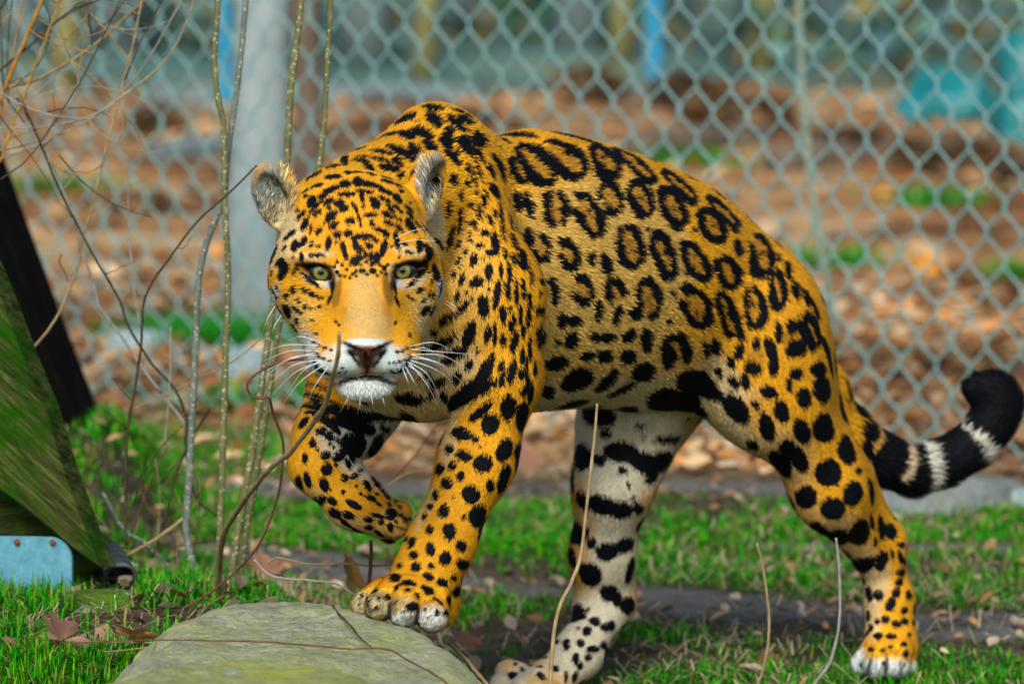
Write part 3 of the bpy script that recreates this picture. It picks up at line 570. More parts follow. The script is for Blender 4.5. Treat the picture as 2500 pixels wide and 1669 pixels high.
# fallen logs
def log(a, b, r, mat, label, seed):
    A, B = onground(*a), onground(*b); A[2] += r * .7; B[2] += r * .7; n = 16; P = A + (B - A) * np.linspace(0, 1, n)[:, None] + np.random.default_rng(seed).normal(size=(n, 3)) * r * .12
    v, q, f = tube(P, r * (1 + .08 * np.random.default_rng(seed + 1).normal(size=n)) * np.linspace(1.1, .85, n), 12); tag(link('fallen_log', mesh_np('log', v, [q, f]), None, mat), label, 'log', 'fallen logs behind the fence')
log((360, 262), (1180, 248), .045, MT_GREY, 'long grey log lying level behind the pale trunk', 500); log((380, 395), (690, 372), .04, MT_GREY, 'short grey log lying left of the pale trunk', 502); log((1560, 395), (1860, 352), .05, MT_BROWN, 'brown log lying on the litter above the jaguar back', 504); log((1900, 420), (2330, 385), .045, MT_BROWN, 'dark brown log lying below the teal tarpaulin', 506)
# posts
M = NT('blue_post'); M.set(Base_Color=M.ramp(M.noise(8, 3), [(.3, (.008, .20, .38)), (.7, (.015, .30, .50))]), Roughness=.5)
for (px, py, w, h, lab) in ((549, 262, .026, 2.6, 'bright blue post standing left of the pale trunk'), (1597, 185, .034, 2.6, 'blue post standing above the jaguar back')):
    c = onground(px, py); P = np.array([c + (0, 0, z) for z in (-.05, .0, .3, .8, 1.4, 2.0, h - .02, h)]); v, q, f = tube(P, [w, w, w, w, w, w, w, w * .6], 12); tag(link('blue_post', mesh_np('post', v, [q, f]), None, M.m), lab, 'post', 'blue posts behind the fence')
# teal tarpaulin
def tarp(px, py, size, seed):
    c = onground(px, py); n, m = 44, 40; th = np.linspace(0, 2 * np.pi, n, endpoint=False); ph = np.linspace(.0, 1, m); V = []
    for p in ph:
        s = math.sin(p * math.pi / 2); z = math.cos(p * math.pi / 2); V.append(np.stack((c[0] + size[0] * s * np.cos(th), c[1] + size[1] * s * np.sin(th), c[2] - .01 + size[2] * z + 0 * th), 1))
    V = np.vstack(V); d = np.stack([vnoise(V, 7, seed + k) * .055 + np.abs(vnoise(V, 17, seed + 3 + k)) * .035 for k in range(3)], 1); V += d * np.array((1, 1, .9)); k = np.arange(n); k2 = (k + 1) % n
    return mesh_np('tarp', V, np.vstack([np.stack((r * n + k, (r + 1) * n + k, (r + 1) * n + k2, r * n + k2), 1) for r in range(m - 1)]))
M = NT('teal_tarp'); M.set(Base_Color=M.ramp(M.noise(6, 4), [(.3, (.001, .12, .13)), (.7, (.002, .21, .23))]), Roughness=.4)
tag(link('tarpaulin', tarp(2320, 290, (.20, .14, .17), 600), None, M.m), 'low crumpled teal tarpaulin on the litter behind the fence', 'tarpaulin', 'teal tarpaulins')
tag(link('tarpaulin', tarp(2510, 350, (.17, .18, .36), 620), None, M.m), 'tall crumpled teal tarpaulin beside the low one', 'tarpaulin', 'teal tarpaulins')

# heaps of dead leaves and a few pale stones among them
for k, (px, py, rx, rz, dk, lab) in enumerate(((375, 335, .10, .10, .35, 'dark brown leaf heap beside the short grey log'), (1430, 250, .16, .13, .45, 'rusty brown leaf heap beyond the jaguar back'), (1800, 310, .22, .16, .5, 'brown leaf heap beside the thin pale sapling'), (1660, 260, .12, .12, .35, 'dark leaf heap by the blue post'), (2080, 395, .20, .10, .4, 'dark brown leaf heap below the teal tarpaulins'), (2330, 420, .22, .10, .45, 'rusty leaf heap in front of the tall teal tarpaulin'), (1130, 320, .25, .06, .8, 'low orange leaf heap behind the shoulders'), (300, 520, .16, .05, .7, 'low tan leaf heap behind the vines'))):
    c = onground(px, py); r = np.random.default_rng(700 + k); n = 420
    d = r.normal(size=(n, 3)); d[:, 2] = np.abs(d[:, 2]); d /= np.linalg.norm(d, axis=1, keepdims=True); d *= r.uniform(.6, 1, (n, 1))
    o = link('leaf_heap', scatter_leaves(c + d * np.array((rx, rx * .7, rz)), .07, [tuple(dk * q for q in b_) for b_ in BR], 720 + k, .8), None, MAT_LEAF); tag(o, lab, 'leaf heap')
for k, (px, py, sx, h, lab) in enumerate(((330, 868, .06, .055, 'pale bluish stone behind the fence near the grass tufts'), (600, 935, .045, .07, 'upright pale bluish stone close behind the fence'), (2480, 1235, .028, .03, 'small pale stone near the low grey one'))):
    c = onground(px, py); rock('stone', [(c[0] + sx * math.cos(t) * (1 + .2 * math.sin(3 * t)), c[1] + sx * .7 * math.sin(t)) for t in np.linspace(0, 6, 12)], c[2] + h, c[2] - .02, lab, 'stone', stone_mat('pale_blue_stone_%d' % k, (.45, .60, .62), (.4, .5, .45), -.1), 290 + k * 9, (0, 0), .012, .12, nA=40, nT=10, nS=8, edge=h * .5)
# ================================================================ JAGUAR: one continuous body grown from a signed distance field
def _n(v): v = np.asarray(v, float); return v / np.linalg.norm(v)
TH = math.radians(45)
AF = np.array((-math.cos(TH), -math.sin(TH), 0.0))     # animal forward
AR = np.array((-math.sin(TH), math.cos(TH), 0.0))      # animal right (away from the camera)
UP = np.array((0, 0, 1.0))
PRIMS = []                                             # (group, kind, params, k, flow, hair length)
FLOWS = []

def prim(group, kind, par, k, flow, hair, op='add'):
    c = par['c'] if kind == 'E' else (par['a'] + par['b']) / 2
    R = max(par['r']) if kind == 'E' else np.linalg.norm(par['a'] - par['b']) / 2 + max(par['ra'], par['rb'])
    PRIMS.append(dict(g=group, t=kind, p=par, k=k, flow=_n(flow), hair=hair, op=op, bc=np.asarray(c, float), bR=float(R)))

def ell(group, px, py, Y, r, ax, k, flow=(0, 0, -1), hair=.012, op='add'):
    """ellipsoid; r in metres along the rows of ax"""
    prim(group, 'E', dict(c=at(px, py, Y), r=np.array(r, float), M=np.array([_n(a) for a in ax])), k, flow, hair, op)

def cone(group, A, B, k, flow=None, hair=.012, op='add'):
    """tapered limb piece; A, B = (px, py, depth, radius in photo pixels)"""
    a, b = at(*A[:3]), at(*B[:3])
    prim(group, 'C', dict(a=a, b=b, ra=A[3] * A[2] / FPX, rb=B[3] * B[2] / FPX), k, (b - a) if flow is None else flow, hair, op)

def sd_prim(pr, P):
    p = pr['p']
    if pr['t'] == 'E':
        q = (P - p['c']) @ p['M'].T
        k0 = np.linalg.norm(q / p['r'], axis=1); k1 = np.linalg.norm(q / p['r'] ** 2, axis=1)
        return np.where(k1 > 1e-9, k0 * (k0 - 1) / np.maximum(k1, 1e-9), -p['r'].min())
    a, b, ra, rb = p['a'], p['b'], p['ra'], p['rb']
    ba = b - a; L = np.linalg.norm(ba); u = ba / L; pa = P - a
    y = pa @ u; x = np.sqrt(np.maximum((pa * pa).sum(1) - y * y, 0))
    s = (ra - rb) / L; cst = math.sqrt(max(1 - s * s, 1e-6))
    h = np.clip(y + x * s / cst, 0, L)      # foot of the tapered side
    return np.hypot(x, y - h) - (ra + (rb - ra) * h / L)

def smin(a, b, k):
    h = np.maximum(k - np.abs(a - b), 0) / k
    return np.minimum(a, b) - h * h * k * 0.25

GROUP_K = {}
def sdf(P, want_flow=False):
    """signed distance (blended), evaluated cell by cell with only the pieces near each cell"""
    P = np.asarray(P, float); cs = .05
    D = np.full(len(P), 0.4); FL = np.zeros((len(P), 3)); HR = np.zeros(len(P))
    ci = np.floor(P / cs).astype(np.int64); key = (ci[:, 0] + 512) * 1048576 + (ci[:, 1] + 512) * 1024 + ci[:, 2] + 512
    o = np.argsort(key, kind='stable'); ks = key[o]; st = np.concatenate(([0], np.where(ks[1:] != ks[:-1])[0] + 1, [len(P)]))
    order = list(dict.fromkeys(p['g'] for p in PRIMS))
    BC = np.array([p['bc'] for p in PRIMS]); BR = np.array([p['bR'] for p in PRIMS])
    for s0, s1 in zip(st[:-1], st[1:]):
        ids = o[s0:s1]; Q = P[ids]; c = (ci[ids[0]] + .5) * cs
        act = np.where(((BC - c) ** 2).sum(1) < (BR + .065 + cs * .87) ** 2)[0]
        if not len(act): continue
        dd = np.full(len(Q), .4); fl = np.zeros((len(Q), 3)); hr = np.zeros(len(Q)); ws = np.full(len(Q), 1e-9)
        for g in order:
            G = None
            for i in act:
                pr = PRIMS[i]
                if pr['g'] != g: continue
                d = sd_prim(pr, Q)
                if pr['op'] == 'add':
                    G = np.minimum(d, .4) if G is None else smin(G, d, pr['k'])
                    if want_flow:
                        w = np.exp(-np.maximum(d, 0) / 0.006) * np.exp(np.minimum(d, 0) / 0.05)
                        fl += w[:, None] * pr['flow']; hr += w * pr['hair']; ws += w
                elif G is not None: G = -smin(-G, d, pr['k'])
            if G is not None: dd = smin(dd, G, GROUP_K.get(g, .03))
        D[ids] = dd; FL[ids] = fl / ws[:, None]; HR[ids] = hr / ws
    D = D + .0015                                      # the coat adds this back
    if want_flow: return D, FL, HR
    return D

X_, Y_, Z_ = (1, 0, 0), (0, 1, 0), (0, 0, 1)
def rotz(v, deg):
    a = math.radians(deg); c, s = math.cos(a), math.sin(a)
    return np.array((c * v[0] - s * v[1], s * v[0] + c * v[1], v[2]))
TA = (AF, AR, UP)
BK = -AF + np.array((0, 0, -.55))          # flank hair runs back and down
# ---- trunk
GROUP_K['T'] = .02
ell('T', 1318, 672, 6.08, (.255, .132, .176), TA, .05, BK, .015)
ell('T', 1545, 698, 6.20, (.225, .122, .160), (AF + UP * .12, AR, UP - AF * .12), .05, BK, .016)
ell('T', 1715, 752, 6.33, (.142, .112, .120), (AF + UP * .30, AR, UP - AF * .30), .06, BK)
ell('T', 1825, 815, 6.37, (.085, .085, .105), TA, .06, BK)
cone('T', (1290, 440, 6.07, 95), (1650, 575, 6.30, 80), .06, -AF)                      # back line
cone('T', (1560, 905, 6.20, 66), (1690, 915, 6.30, 62), .05, BK, .034)                  # loose belly skin
# ---- neck and chest
cone('N', (1072, 445, 5.97, 172), (880, 590, 5.80, 205), .06, -AF + np.array((0, .3, -.2)), .014)
GROUP_K['N'] = .045
cone('N', (1060, 335, 5.965, 62), (1105, 405, 5.985, 86), .05, -AF)                    # withers
ell('N', 1075, 770, 5.95, (.15, .125, .118), TA, .06, (0.1, 0, -1), .018)
ell('N', 1010, 850, 5.90, (.10, .085, .074), TA, .06, (0.3, 0, -1), .02)
cone('N', (930, 780, 5.80, 145), (1030, 850, 5.90, 128), .05, (.4, 0, -1), .022)       # throat
# ---- left fore leg (stands on the boulder)
GROUP_K['LF'] = .022
cone('LF', (1120, 410, 5.93, 86), (1205, 720, 5.85, 108), .05, (.25, .1, -1))
cone('LF', (1205, 720, 5.85, 108), (1212, 900, 5.84, 102), .05, (.05, 0, -1))
cone('LF', (1225, 930, 5.85, 90), (1165, 1120, 5.84, 90), .04, (-.3, 0, -1), .010)
cone('LF', (1165, 1120, 5.84, 88), (1075, 1330, 5.80, 77), .03, (-.4, 0, -1), .009)
cone('LF', (1075, 1330, 5.80, 76), (1035, 1415, 5.775, 74), .03, (-.5, -.3, -1), .008)
cone('LF', (1030, 1412, 5.775, 66), (985, 1468, 5.735, 56), .03, (-.5, -.5, -.7), .008)
ell('LF', 1085, 1470, 5.79, (.022, .03, .032), (X_, Y_, Z_), .02, (0, 0, -1), .008)
for (ax, ay, bx, by, ra, rb, Y0, Y1) in ((935, 1444, 888, 1474, 38, 34, 5.75, 5.735), (968, 1442, 927, 1478, 46, 39, 5.735, 5.708),
                                         (1008, 1446, 988, 1490, 50, 43, 5.73, 5.695), (1052, 1458, 1056, 1502, 52, 43, 5.74, 5.705)):
    cone('LF', (ax, ay, Y0, ra), (bx, by, Y1, rb), .007, (-.5, -.6, -.4), .010)
# ---- right fore leg, lifted, paw folded back
GROUP_K['RF'] = .02
cone('RF', (905, 820, 6.00, 120), (872, 960, 5.95, 112), .05, (-.1, 0, -1))
cone('RF', (868, 950, 5.95, 108), (805, 1075, 5.90, 84), .04, (-.3, 0, -1), .009)
cone('RF', (925, 960, 5.98, 82), (885, 1082, 5.96, 36), .04, (-.3, 0, -1), .009)
cone('RF', (798, 1075, 5.895, 86), (778, 1135, 5.885, 70), .03, (.1, 0, -1), .008)
cone('RF', (782, 1135, 5.885, 72), (868, 1222, 5.88, 70), .02, (.7, 0, -.7), .008)
cone('RF', (868, 1222, 5.88, 68), (935, 1262, 5.887, 56), .02, (.8, 0, -.4), .007)
for (bx, by, r, Y) in ((948, 1298, 33, 5.902), (968, 1281, 36, 5.866), (976, 1252, 34, 5.892)):
    cone('RF', (900, 1245, 5.885, 42), (bx, by, Y, r), .005, (.8, 0, -.4), .007)
# ---- left hind leg, stretched back
GROUP_K['LH'] = .035
ell('LH', 1855, 850, 6.275, (.106, .088, .135), (AF, AR, UP), .05, (.3, .2, -1))
cone('LH', (1832, 750, 6.30, 100), (1902, 970, 6.27, 98), .05, (.2, .1, -1))
cone('LH', (1955, 880, 6.33, 62), (2025, 1115, 6.33, 74), .05, (.2, .1, -1))
cone('LH', (1912, 1005, 6.27, 92), (2028, 1203, 6.32, 80), .04, (.5, .2, -1), .010)
cone('LH', (2025, 1203, 6.32, 82), (2130, 1345, 6.39, 56), .04, (.5, .2, -1), .009)
cone('LH', (2070, 1170, 6.37, 66), (2160, 1302, 6.41, 36), .04, (.4, .2, -1), .009)
cone('LH', (2152, 1335, 6.405, 56), (2172, 1470, 6.405, 53), .03, (0, 0, -1), .008)
cone('LH', (2172, 1470, 6.405, 53), (2176, 1575, 6.395, 57), .03, (0, 0, -1), .008)
cone('LH', (2175, 1575, 6.395, 58), (2160, 1605, 6.365, 58), .03, (-.2, -.6, -.6), .008)
for (ax, ay, bx, by, ra, rb, Y0, Y1) in ((2135, 1588, 2106, 1620, 40, 34, 6.37, 6.36), (2150, 1586, 2142, 1620, 46, 40, 6.36, 6.335),
                                         (2185, 1590, 2186, 1622, 46, 39, 6.365, 6.34), (2205, 1598, 2213, 1624, 36, 29, 6.38, 6.37)):
    cone('LH', (ax, ay, Y0, ra), (bx, by, Y1, rb), .007, (-.2, -.7, -.5), .010)
# ---- right hind leg, under the belly
GROUP_K['RH'] = .022
cone('RH', (1610, 870, 6.40, 150), (1535, 1040, 6.32, 118), .05, (-.1, 0, -1), .014)
cone('RH', (1535, 1030, 6.32, 124), (1498, 1175, 6.29, 92), .04, (-.1, 0, -1))
cone('RH', (1640, 960, 6.42, 105), (1560, 1110, 6.36, 62), .05, (-.2, 0, -1), .014)
cone('RH', (1498, 1175, 6.29, 92), (1470, 1350, 6.32, 75), .04, (-.1, 0, -1), .010)
cone('RH', (1470, 1350, 6.32, 75), (1470, 1460, 6.34, 67), .03, (0, 0, -1), .009)
cone('RH', (1505, 1400, 6.36, 42), (1508, 1470, 6.365, 38), .03, (0, 0, -1), .009)
cone('RH', (1478, 1475, 6.34, 62), (1412, 1595, 6.275, 54), .03, (-.5, -.2, -.6), .009)
cone('RH', (1412, 1595, 6.275, 54), (1338, 1668, 6.23, 54), .03, (-.6, -.3, -.5), .009)
cone('RH', (1335, 1670, 6.23, 56), (1285, 1690, 6.20, 50), .02, (-.8, -.4, -.2), .008)
for (ax, ay, bx, by, ra, rb, Y0, Y1) in ((1300, 1655, 1240, 1638, 34, 34, 6.24, 6.235), (1300, 1675, 1225, 1672, 36, 34, 6.22, 6.21),
                                         (1310, 1690, 1278, 1690, 40, 38, 6.20, 6.185), (1340, 1695, 1330, 1705, 38, 36, 6.19, 6.18)):
    cone('RH', (ax, ay, Y0, ra), (bx, by, Y1, rb), .007, (-.9, -.3, -.1), .008)
# ---- tail
GROUP_K['TL'] = .03
_tl = [(1930, 830, 6.43, 56), (2000, 950, 6.46, 56), (2065, 1055, 6.49, 55), (2140, 1118, 6.51, 54), (2225, 1147, 6.53, 50), (2300, 1130, 6.54, 47),
       (2372, 1090, 6.55, 45), (2420, 1035, 6.55, 44), (2442, 985, 6.55, 42), (2425, 958, 6.545, 38), (2392, 950, 6.54, 29)]
for a, b in zip(_tl[:-1], _tl[1:]): cone('TL', a, b, .03, None, .030)
# ---- head: looks straight at the camera
HX, HY, HZ = _n((1, 0, .035)), _n((0, 1, .06)), _n((-.035, -.06, 1))
HA = (HX, HY, HZ)
def hell(px, py, Y, rx, rd, rz, k, flow, hair=.006, op='add', ax=HA):
    s = Y / FPX
    ell('H', px, py, Y, (rx * s, rd, rz * s), ax, k, flow, hair, op)
EAL = (_n((1, 0, -.34)), (0, 1, 0), _n((.34, 0, 1))); EAR = (_n((1, 0, .34)), (0, 1, 0), _n((-.34, 0, 1)))
GROUP_K['H'] = .022
hell(866, 605, 5.675, 178, .105, 165, .03, (0, 1, .6), .008)                   # cranium
hell(868, 520, 5.68, 135, .08, 100, .03, (0, 1, .5), .008)                     # crown
hell(756, 688, 5.655, 102, .070, 105, .035, (-.8, .5, -.25), .010)             # cheeks
hell(986, 688, 5.655, 99, .070, 112, .035, (.8, .5, -.25), .010)
hell(808, 797, 5.63, 80, .075, 85, .035, (-.7, .5, -.5), .012)                 # jowls
hell(954, 797, 5.63, 76, .075, 85, .035, (.7, .5, -.5), .012)
hell(885, 870, 5.63, 112, .085, 72, .03, (0, .5, -1), .010)                    # lower jaw
cone('H', (884, 600, 5.632, 88), (890, 740, 5.568, 74), .035, (0, .7, 1), .004)  # nose bridge
cone('H', (890, 740, 5.568, 74), (896, 808, 5.535, 64), .02, (0, .7, 1), .003)
hell(890, 842, 5.580, 122, .070, 78, .025, (0, .4, .3), .004)                  # muzzle block
hell(822, 872, 5.551, 72, .046, 56, .020, (-.8, .3, -.5), .006)                # whisker pads
hell(964, 870, 5.551, 62, .046, 56, .020, (.8, .3, -.5), .006)
hell(894, 938, 5.553, 76, .038, 38, .012, (0, .2, -1), .012)                   # chin
hell(897, 845, 5.502, 46, .022, 22, .012, (0, .4, 1), .001)                    # nose leather
hell(897, 872, 5.508, 20, .018, 26, .010, (0, .4, 1), .001)
hell(768, 622, 5.602, 64, .032, 26, .024, (-.4, .5, .8), .006)                   # brows
hell(998, 617, 5.604, 60, .032, 26, .024, (.4, .5, .8), .006)
hell(780, 668, 5.5765, 37, .011, 13.5, .005, (0, 0, -1), .004, 'sub', EAL)             # eye sockets
hell(988, 664, 5.5805, 34, .011, 13.5, .005, (0, 0, -1), .004, 'sub', EAR)
hell(893, 926, 5.503, 88, .030, 5, .007, (0, 0, -1), .004, 'sub')              # mouth line
hell(865, 855, 5.478, 9, .014, 6, .006, (0, 0, -1), .001, 'sub')               # nostrils
hell(929, 855, 5.478, 9, .014, 6, .006, (0, 0, -1), .001, 'sub')
hell(897, 893, 5.490, 4, .022, 26, .008, (0, 0, -1), .001, 'sub')              # philtrum
# ---- ears
GROUP_K['EL'] = .014; GROUP_K['ER'] = .014
ez = _n((-.33, .1, .94)); en = _n((-.25, -.95, 0)); en = _n(en - ez * en.dot(ez)); ex = np.cross(ez, en)
s = 5.70 / FPX
ell('EL', 672, 482, 5.70, (56 * s, .026, 88 * s), (ex, en, ez), .01, (0, .3, 1), .010)
_c = at(670, 492, 5.70) + en * .018
prim('EL', 'E', dict(c=_c, r=np.array((42 * s, .024, 70 * s)), M=np.array((ex, en, ez))), .008, (0, 0, 1), .012, 'sub')
ez = _n((.16, .15, .97)); en = _n((.75, -.66, 0)); en = _n(en - ez * en.dot(ez)); ex = np.cross(ez, en)
ell('ER', 1046, 458, 5.71, (52 * s, .026, 90 * s), (ex, en, ez), .01, (0, .3, 1), .010)
_c = at(1054, 468, 5.71) + en * .018
prim('ER', 'E', dict(c=_c, r=np.array((40 * s, .024, 72 * s)), M=np.array((ex, en, ez))), .008, (0, 0, 1), .012, 'sub')

def build_body(h=.005):
    lo = np.min([p['bc'] - p['bR'] for p in PRIMS if p['op'] == 'add'], 0) - .02
    hi = np.max([p['bc'] + p['bR'] for p in PRIMS if p['op'] == 'add'], 0) + .02
    n = np.ceil((hi - lo) / (4 * h)).astype(int) + 1
    g = np.stack(np.meshgrid(*[np.arange(k) for k in n], indexing='ij'), -1).reshape(-1, 3)
    dc = sdf(lo + g * 4 * h).reshape(n)
    nf = n * 4
    Dg = np.repeat(np.repeat(np.repeat(np.where(dc > 0, 1., -1.), 4, 0), 4, 1), 4, 2).astype(np.float32)
    band = np.abs(dc) < 4 * h * 1.9
    bi = np.argwhere(band)
    off = np.stack(np.meshgrid(*[np.arange(4)] * 3, indexing='ij'), -1).reshape(-1, 3)
    # coarse sample k sits at fine index 4k; its block covers 4k-2 .. 4k+1
    idx = (bi[:, None] * 4 + off[None]).reshape(-1, 3)
    Dg[idx[:, 0], idx[:, 1], idx[:, 2]] = sdf(lo + (idx - 2) * h)
    lo = lo - 2 * h
    # surface nets
    sg = Dg < 0
    c = np.zeros(np.array(sg.shape) - 1, np.int8)
    for dx in (0, 1):
        for dy in (0, 1):
            for dz in (0, 1):
                c += sg[dx:dx + c.shape[0], dy:dy + c.shape[1], dz:dz + c.shape[2]]
    act = (c > 0) & (c < 8)
    vid = np.full(act.shape, -1, np.int64); ai = np.argwhere(act); vid[act] = np.arange(len(ai))
    V = lo + (ai + .5) * h
    quads = []
    for ax in range(3):
        s0 = [slice(1, -1)] * 3; s0[ax] = slice(0, -1); s1 = list(s0); s1[ax] = slice(1, None)
        a, b = sg[tuple(s0)], sg[tuple(s1)]
        for flip, m in ((False, a & ~b), (True, ~a & b)):
            e = np.argwhere(m)
            if not len(e): continue
            e = e + np.array([0 if k == ax else 1 for k in range(3)])
            u, w = (ax + 1) % 3, (ax + 2) % 3
            du = np.zeros(3, int); du[u] = 1; dw = np.zeros(3, int); dw[w] = 1
            q = [e - du - dw, e - dw, e, e - du]
            q = np.stack([vid[x[:, 0], x[:, 1], x[:, 2]] for x in q], 1)
            quads.append(q[:, ::-1] if flip else q)
    Q = np.vstack(quads); Q = Q[(Q >= 0).all(1)]
    # drop inner cavities / crumbs: keep the largest connected piece
    def project(V, it):
        for _ in range(it):
            e = 0.0012
            K = np.array(((1, -1, -1), (-1, -1, 1), (-1, 1, -1), (1, 1, 1))) * e
            dv = np.stack([sdf(V + k) for k in K], 1); d = dv.mean(1); gr = dv @ K / (4 * e * e)
            gl = np.maximum((gr * gr).sum(1), .15)
            st = np.clip(d / gl, -.004, .004); V = V - st[:, None] * gr
        return V, gr / (np.linalg.norm(gr, axis=1, keepdims=True) + 1e-9)
    def relax(V, Q, w=.5):
        acc = np.zeros_like(V); cnt = np.zeros(len(V))
        for a in range(4):
            for b in ((a + 1) % 4, (a + 3) % 4):
                np.add.at(acc, Q[:, a], V[Q[:, b]]); np.add.at(cnt, Q[:, a], 1)
        return V * (1 - w) + w * acc / np.maximum(cnt, 1)[:, None]
    V = relax(V, Q); V, N = project(V, 2)
    # one midpoint subdivision, projected again
    E = np.sort(np.vstack([Q[:, [a, (a + 1) % 4]] for a in range(4)]), 1)
    key = E[:, 0] * len(V) + E[:, 1]; uk, inv = np.unique(key, return_inverse=True)
    em = (V[uk // len(V)] + V[uk % len(V)]) / 2; fm = V[Q].mean(1)
    nq = len(Q); ei = [len(V) + inv[a * nq:(a + 1) * nq] for a in range(4)]; fi = len(V) + len(uk) + np.arange(nq)
    Q2 = np.vstack([np.stack((Q[:, a], ei[a], fi, ei[(a + 3) % 4]), 1) for a in range(4)])
    V2 = np.vstack((V, em, fm)); V2 = relax(V2, Q2, .4); V2, N2 = project(V2, 1)
    return V2, Q2, N2
# ---------------------------------------------------------------- coat markings, as they lie on the animal
# each table: (x origin, y origin, scale), then spots (x, y, half length, half width, angle) and
# rosettes (x, y, half length, half width, angle, stroke, [(gap from, gap to) in degrees])
SP = []; RS = []; PT = []
def spots(ox, oy, f, txt):
    for row in txt.split(';'):
        v = [float(t) for t in row.split()]
        if not v: continue
        SP.append((ox + v[0] / f, oy + v[1] / f, v[2] / f, v[3] / f, math.radians(v[4] if len(v) > 4 else 0)))
def rosettes(ox, oy, f, rows):
    for r in rows:
        RS.append((ox + r[0] / f, oy + r[1] / f, r[2] / f, r[3] / f, math.radians(r[4]), r[5] / f, r[6] if len(r) > 6 else []))
# flank
rosettes(1200, 240, 2, [
 (120, 345, 55, 24, 62, 26), (198, 315, 108, 42, 45, 36), (348, 292, 104, 56, 36, 38, [(150, 195)]), (540, 300, 82, 42, 50, 36),
 (685, 317, 108, 28, 44, 32), (905, 425, 92, 26, 42, 30), (1120, 548, 88, 26, 40, 30),
 (298, 530, 78, 44, 80, 36, [(-30, 25), (160, 215)]), (460, 562, 102, 42, 66, 36, [(105, 160)]), (565, 480, 72, 40, 66, 34, [(60, 110)]),
 (715, 485, 78, 44, 66, 34), (870, 525, 86, 42, 62, 38), (1060, 615, 76, 44, 60, 36), (1305, 755, 92, 46, 75, 38, [(120, 165)]),
 (228, 725, 58, 28, 85, 30, [(60, 190)]), (355, 755, 58, 40, 62, 36, [(100, 165)]), (665, 715, 92, 50, 78, 34, [(160, 185)]),
 (830, 760, 98, 38, 68, 38), (985, 790, 92, 40, 60, 34), (1140, 845, 68, 38, 70, 36), (1395, 930, 78, 26, 80, 34),
 (430, 930, 56, 40, 80, 34, [(70, 165)]), (590, 932, 44, 34, 80, 36, [(-70, 60)]), (755, 972, 84, 44, 80, 36, [(10, 75)]),
 (985, 1010, 92, 54, 62, 40, [(120, 160)]), (1140, 1050, 98, 24, 75, 30), (1275, 1010, 86, 46, 80, 36, [(150, 180)]),
 (885, 1205, 46, 44, 0, 40, [(20, 85)])])
rosettes(1500, 500, 2, [(957, 605, 66, 22, 68, 40), (690, 735, 40, 50, 0, 2), (845, 650, 40, 30, 90, 2)])
spots(1200, 240, 2, '''100 187 105 17 2;385 181 140 23 6;1255 577 46 14 45;1370 680 60 8 58;112 500 50 18 80;165 515 65 24 75;1190 720 45 24 80;1440 832 50 17 75;
165 680 55 26 80;472 775 36 24 80;545 800 60 26 75;1480 930 40 20 75;1525 960 60 9 68;295 940 70 22 80;243 885 18 16;240 1025 22 22;235 940 10 14;
510 1030 50 20 100;600 1050 50 22 95;695 1040 34 34;870 940 18 13 60;745 635 11 8;940 850 14 9 50;980 640 14 8 60;855 1080 16 15;1245 850 9 7;1400 770 18 8 80;
235 1155 60 22 90;335 1080 35 26 100;395 1080 32 27;375 1175 46 32 110;315 1185 14 14;495 1160 28 25;555 1165 34 25;460 1250 36 23 -10;545 1255 38 33;
660 1150 42 27 -50;745 1175 58 28 85;655 1255 40 33;845 1270 42 32 60;945 1240 45 26 100;1035 1220 42 18 80;1080 1205 40 24 80;1165 1280 34 20 60;1100 1325 32 18 50;
1205 1225 42 28 100;1180 1375 38 22 50;1235 1375 40 22 70;305 1285 56 33 -5;405 1370 80 52 -25;555 1375 78 28 -45;730 1330 56 46 -10;985 1380 88 58 5;260 1425 36 30 20;
380 1490 80 27 -10;620 1420 75 18 -25;1290 1190 22 28;1365 1230 72 26 72;1375 1305 30 42;1270 1310 42 33 20;350 265 20 10 40;525 285 14 10;715 485 9 12;870 535 9 14;
1060 615 6 8;665 690 6 6;680 740 6 6;830 740 7 12;975 765 9 9;1305 750 8 14;1275 1000 7 9;985 1040 12 9;755 970 9 9;305 540 9 8;455 545 10 12;990 720 5 5''')
spots(1500, 500, 2, '''795 615 58 18 85;865 590 36 32 45;885 690 52 42 -30;1045 730 105 15 70;940 440 44 10 65;975 500 64 10 65;880 410 42 20 80;995 790 40 37 0;1015 890 64 42 80;
1115 980 80 28 70;885 815 32 31;848 870 36 14 85;920 930 54 34 80;750 905 42 34 20;815 1000 56 34 80;685 965 24 18 50;590 985 82 50 55;740 1080 68 36 75;
915 1100 64 38 72;1020 1080 72 46 85;1130 1185 72 38 78;840 1175 40 34 55;895 1230 64 40 62;805 1255 72 40 50;1040 1300 62 64;1190 1290 18 19;1215 1170 62 18 75;930 1425 52 58;
1165 1405 58 48 100;1065 1480 60 53;1255 1395 64 20 78;820 1410 80 32 50;670 1165 32 24 50;1085 770 60 10 72;1120 880 50 9 72''')
spots(1716, 885, 2, '''560 810 52 30 35;650 850 56 46 20;760 825 66 46 -45;825 770 38 9 85;870 800 58 17 85;915 820 40 27 75;840 870 28 9 90;680 930 38 23 20;765 985 62 31 5;
870 965 50 31 110;922 930 26 9 80;965 945 32 13 75;968 885 20 14;985 970 20 8 80;970 1018 21 22;960 1068 20 20;945 1120 26 20 100;1005 1132 18 20;810 1125 38 18 70;856 1132 22 24;
915 1175 32 24 110;985 1205 18 18;808 1235 10 26;852 1257 14 16;892 1248 20 20;945 1272 23 18 20;985 1258 18 18;820 1290 12 18;856 1327 20 16;918 1332 26 14;1008 1327 12 10;
1030 1265 8 14;982 1370 16 12;918 1383 12 9;820 1395 14 12;992 1418 14 18;880 1400 12 9;884 1465 8 14;775 1470 14 8 120;985 1470 8 9;755 210 44 24 50;800 300 52 30 60;860 325 26 12 30''')
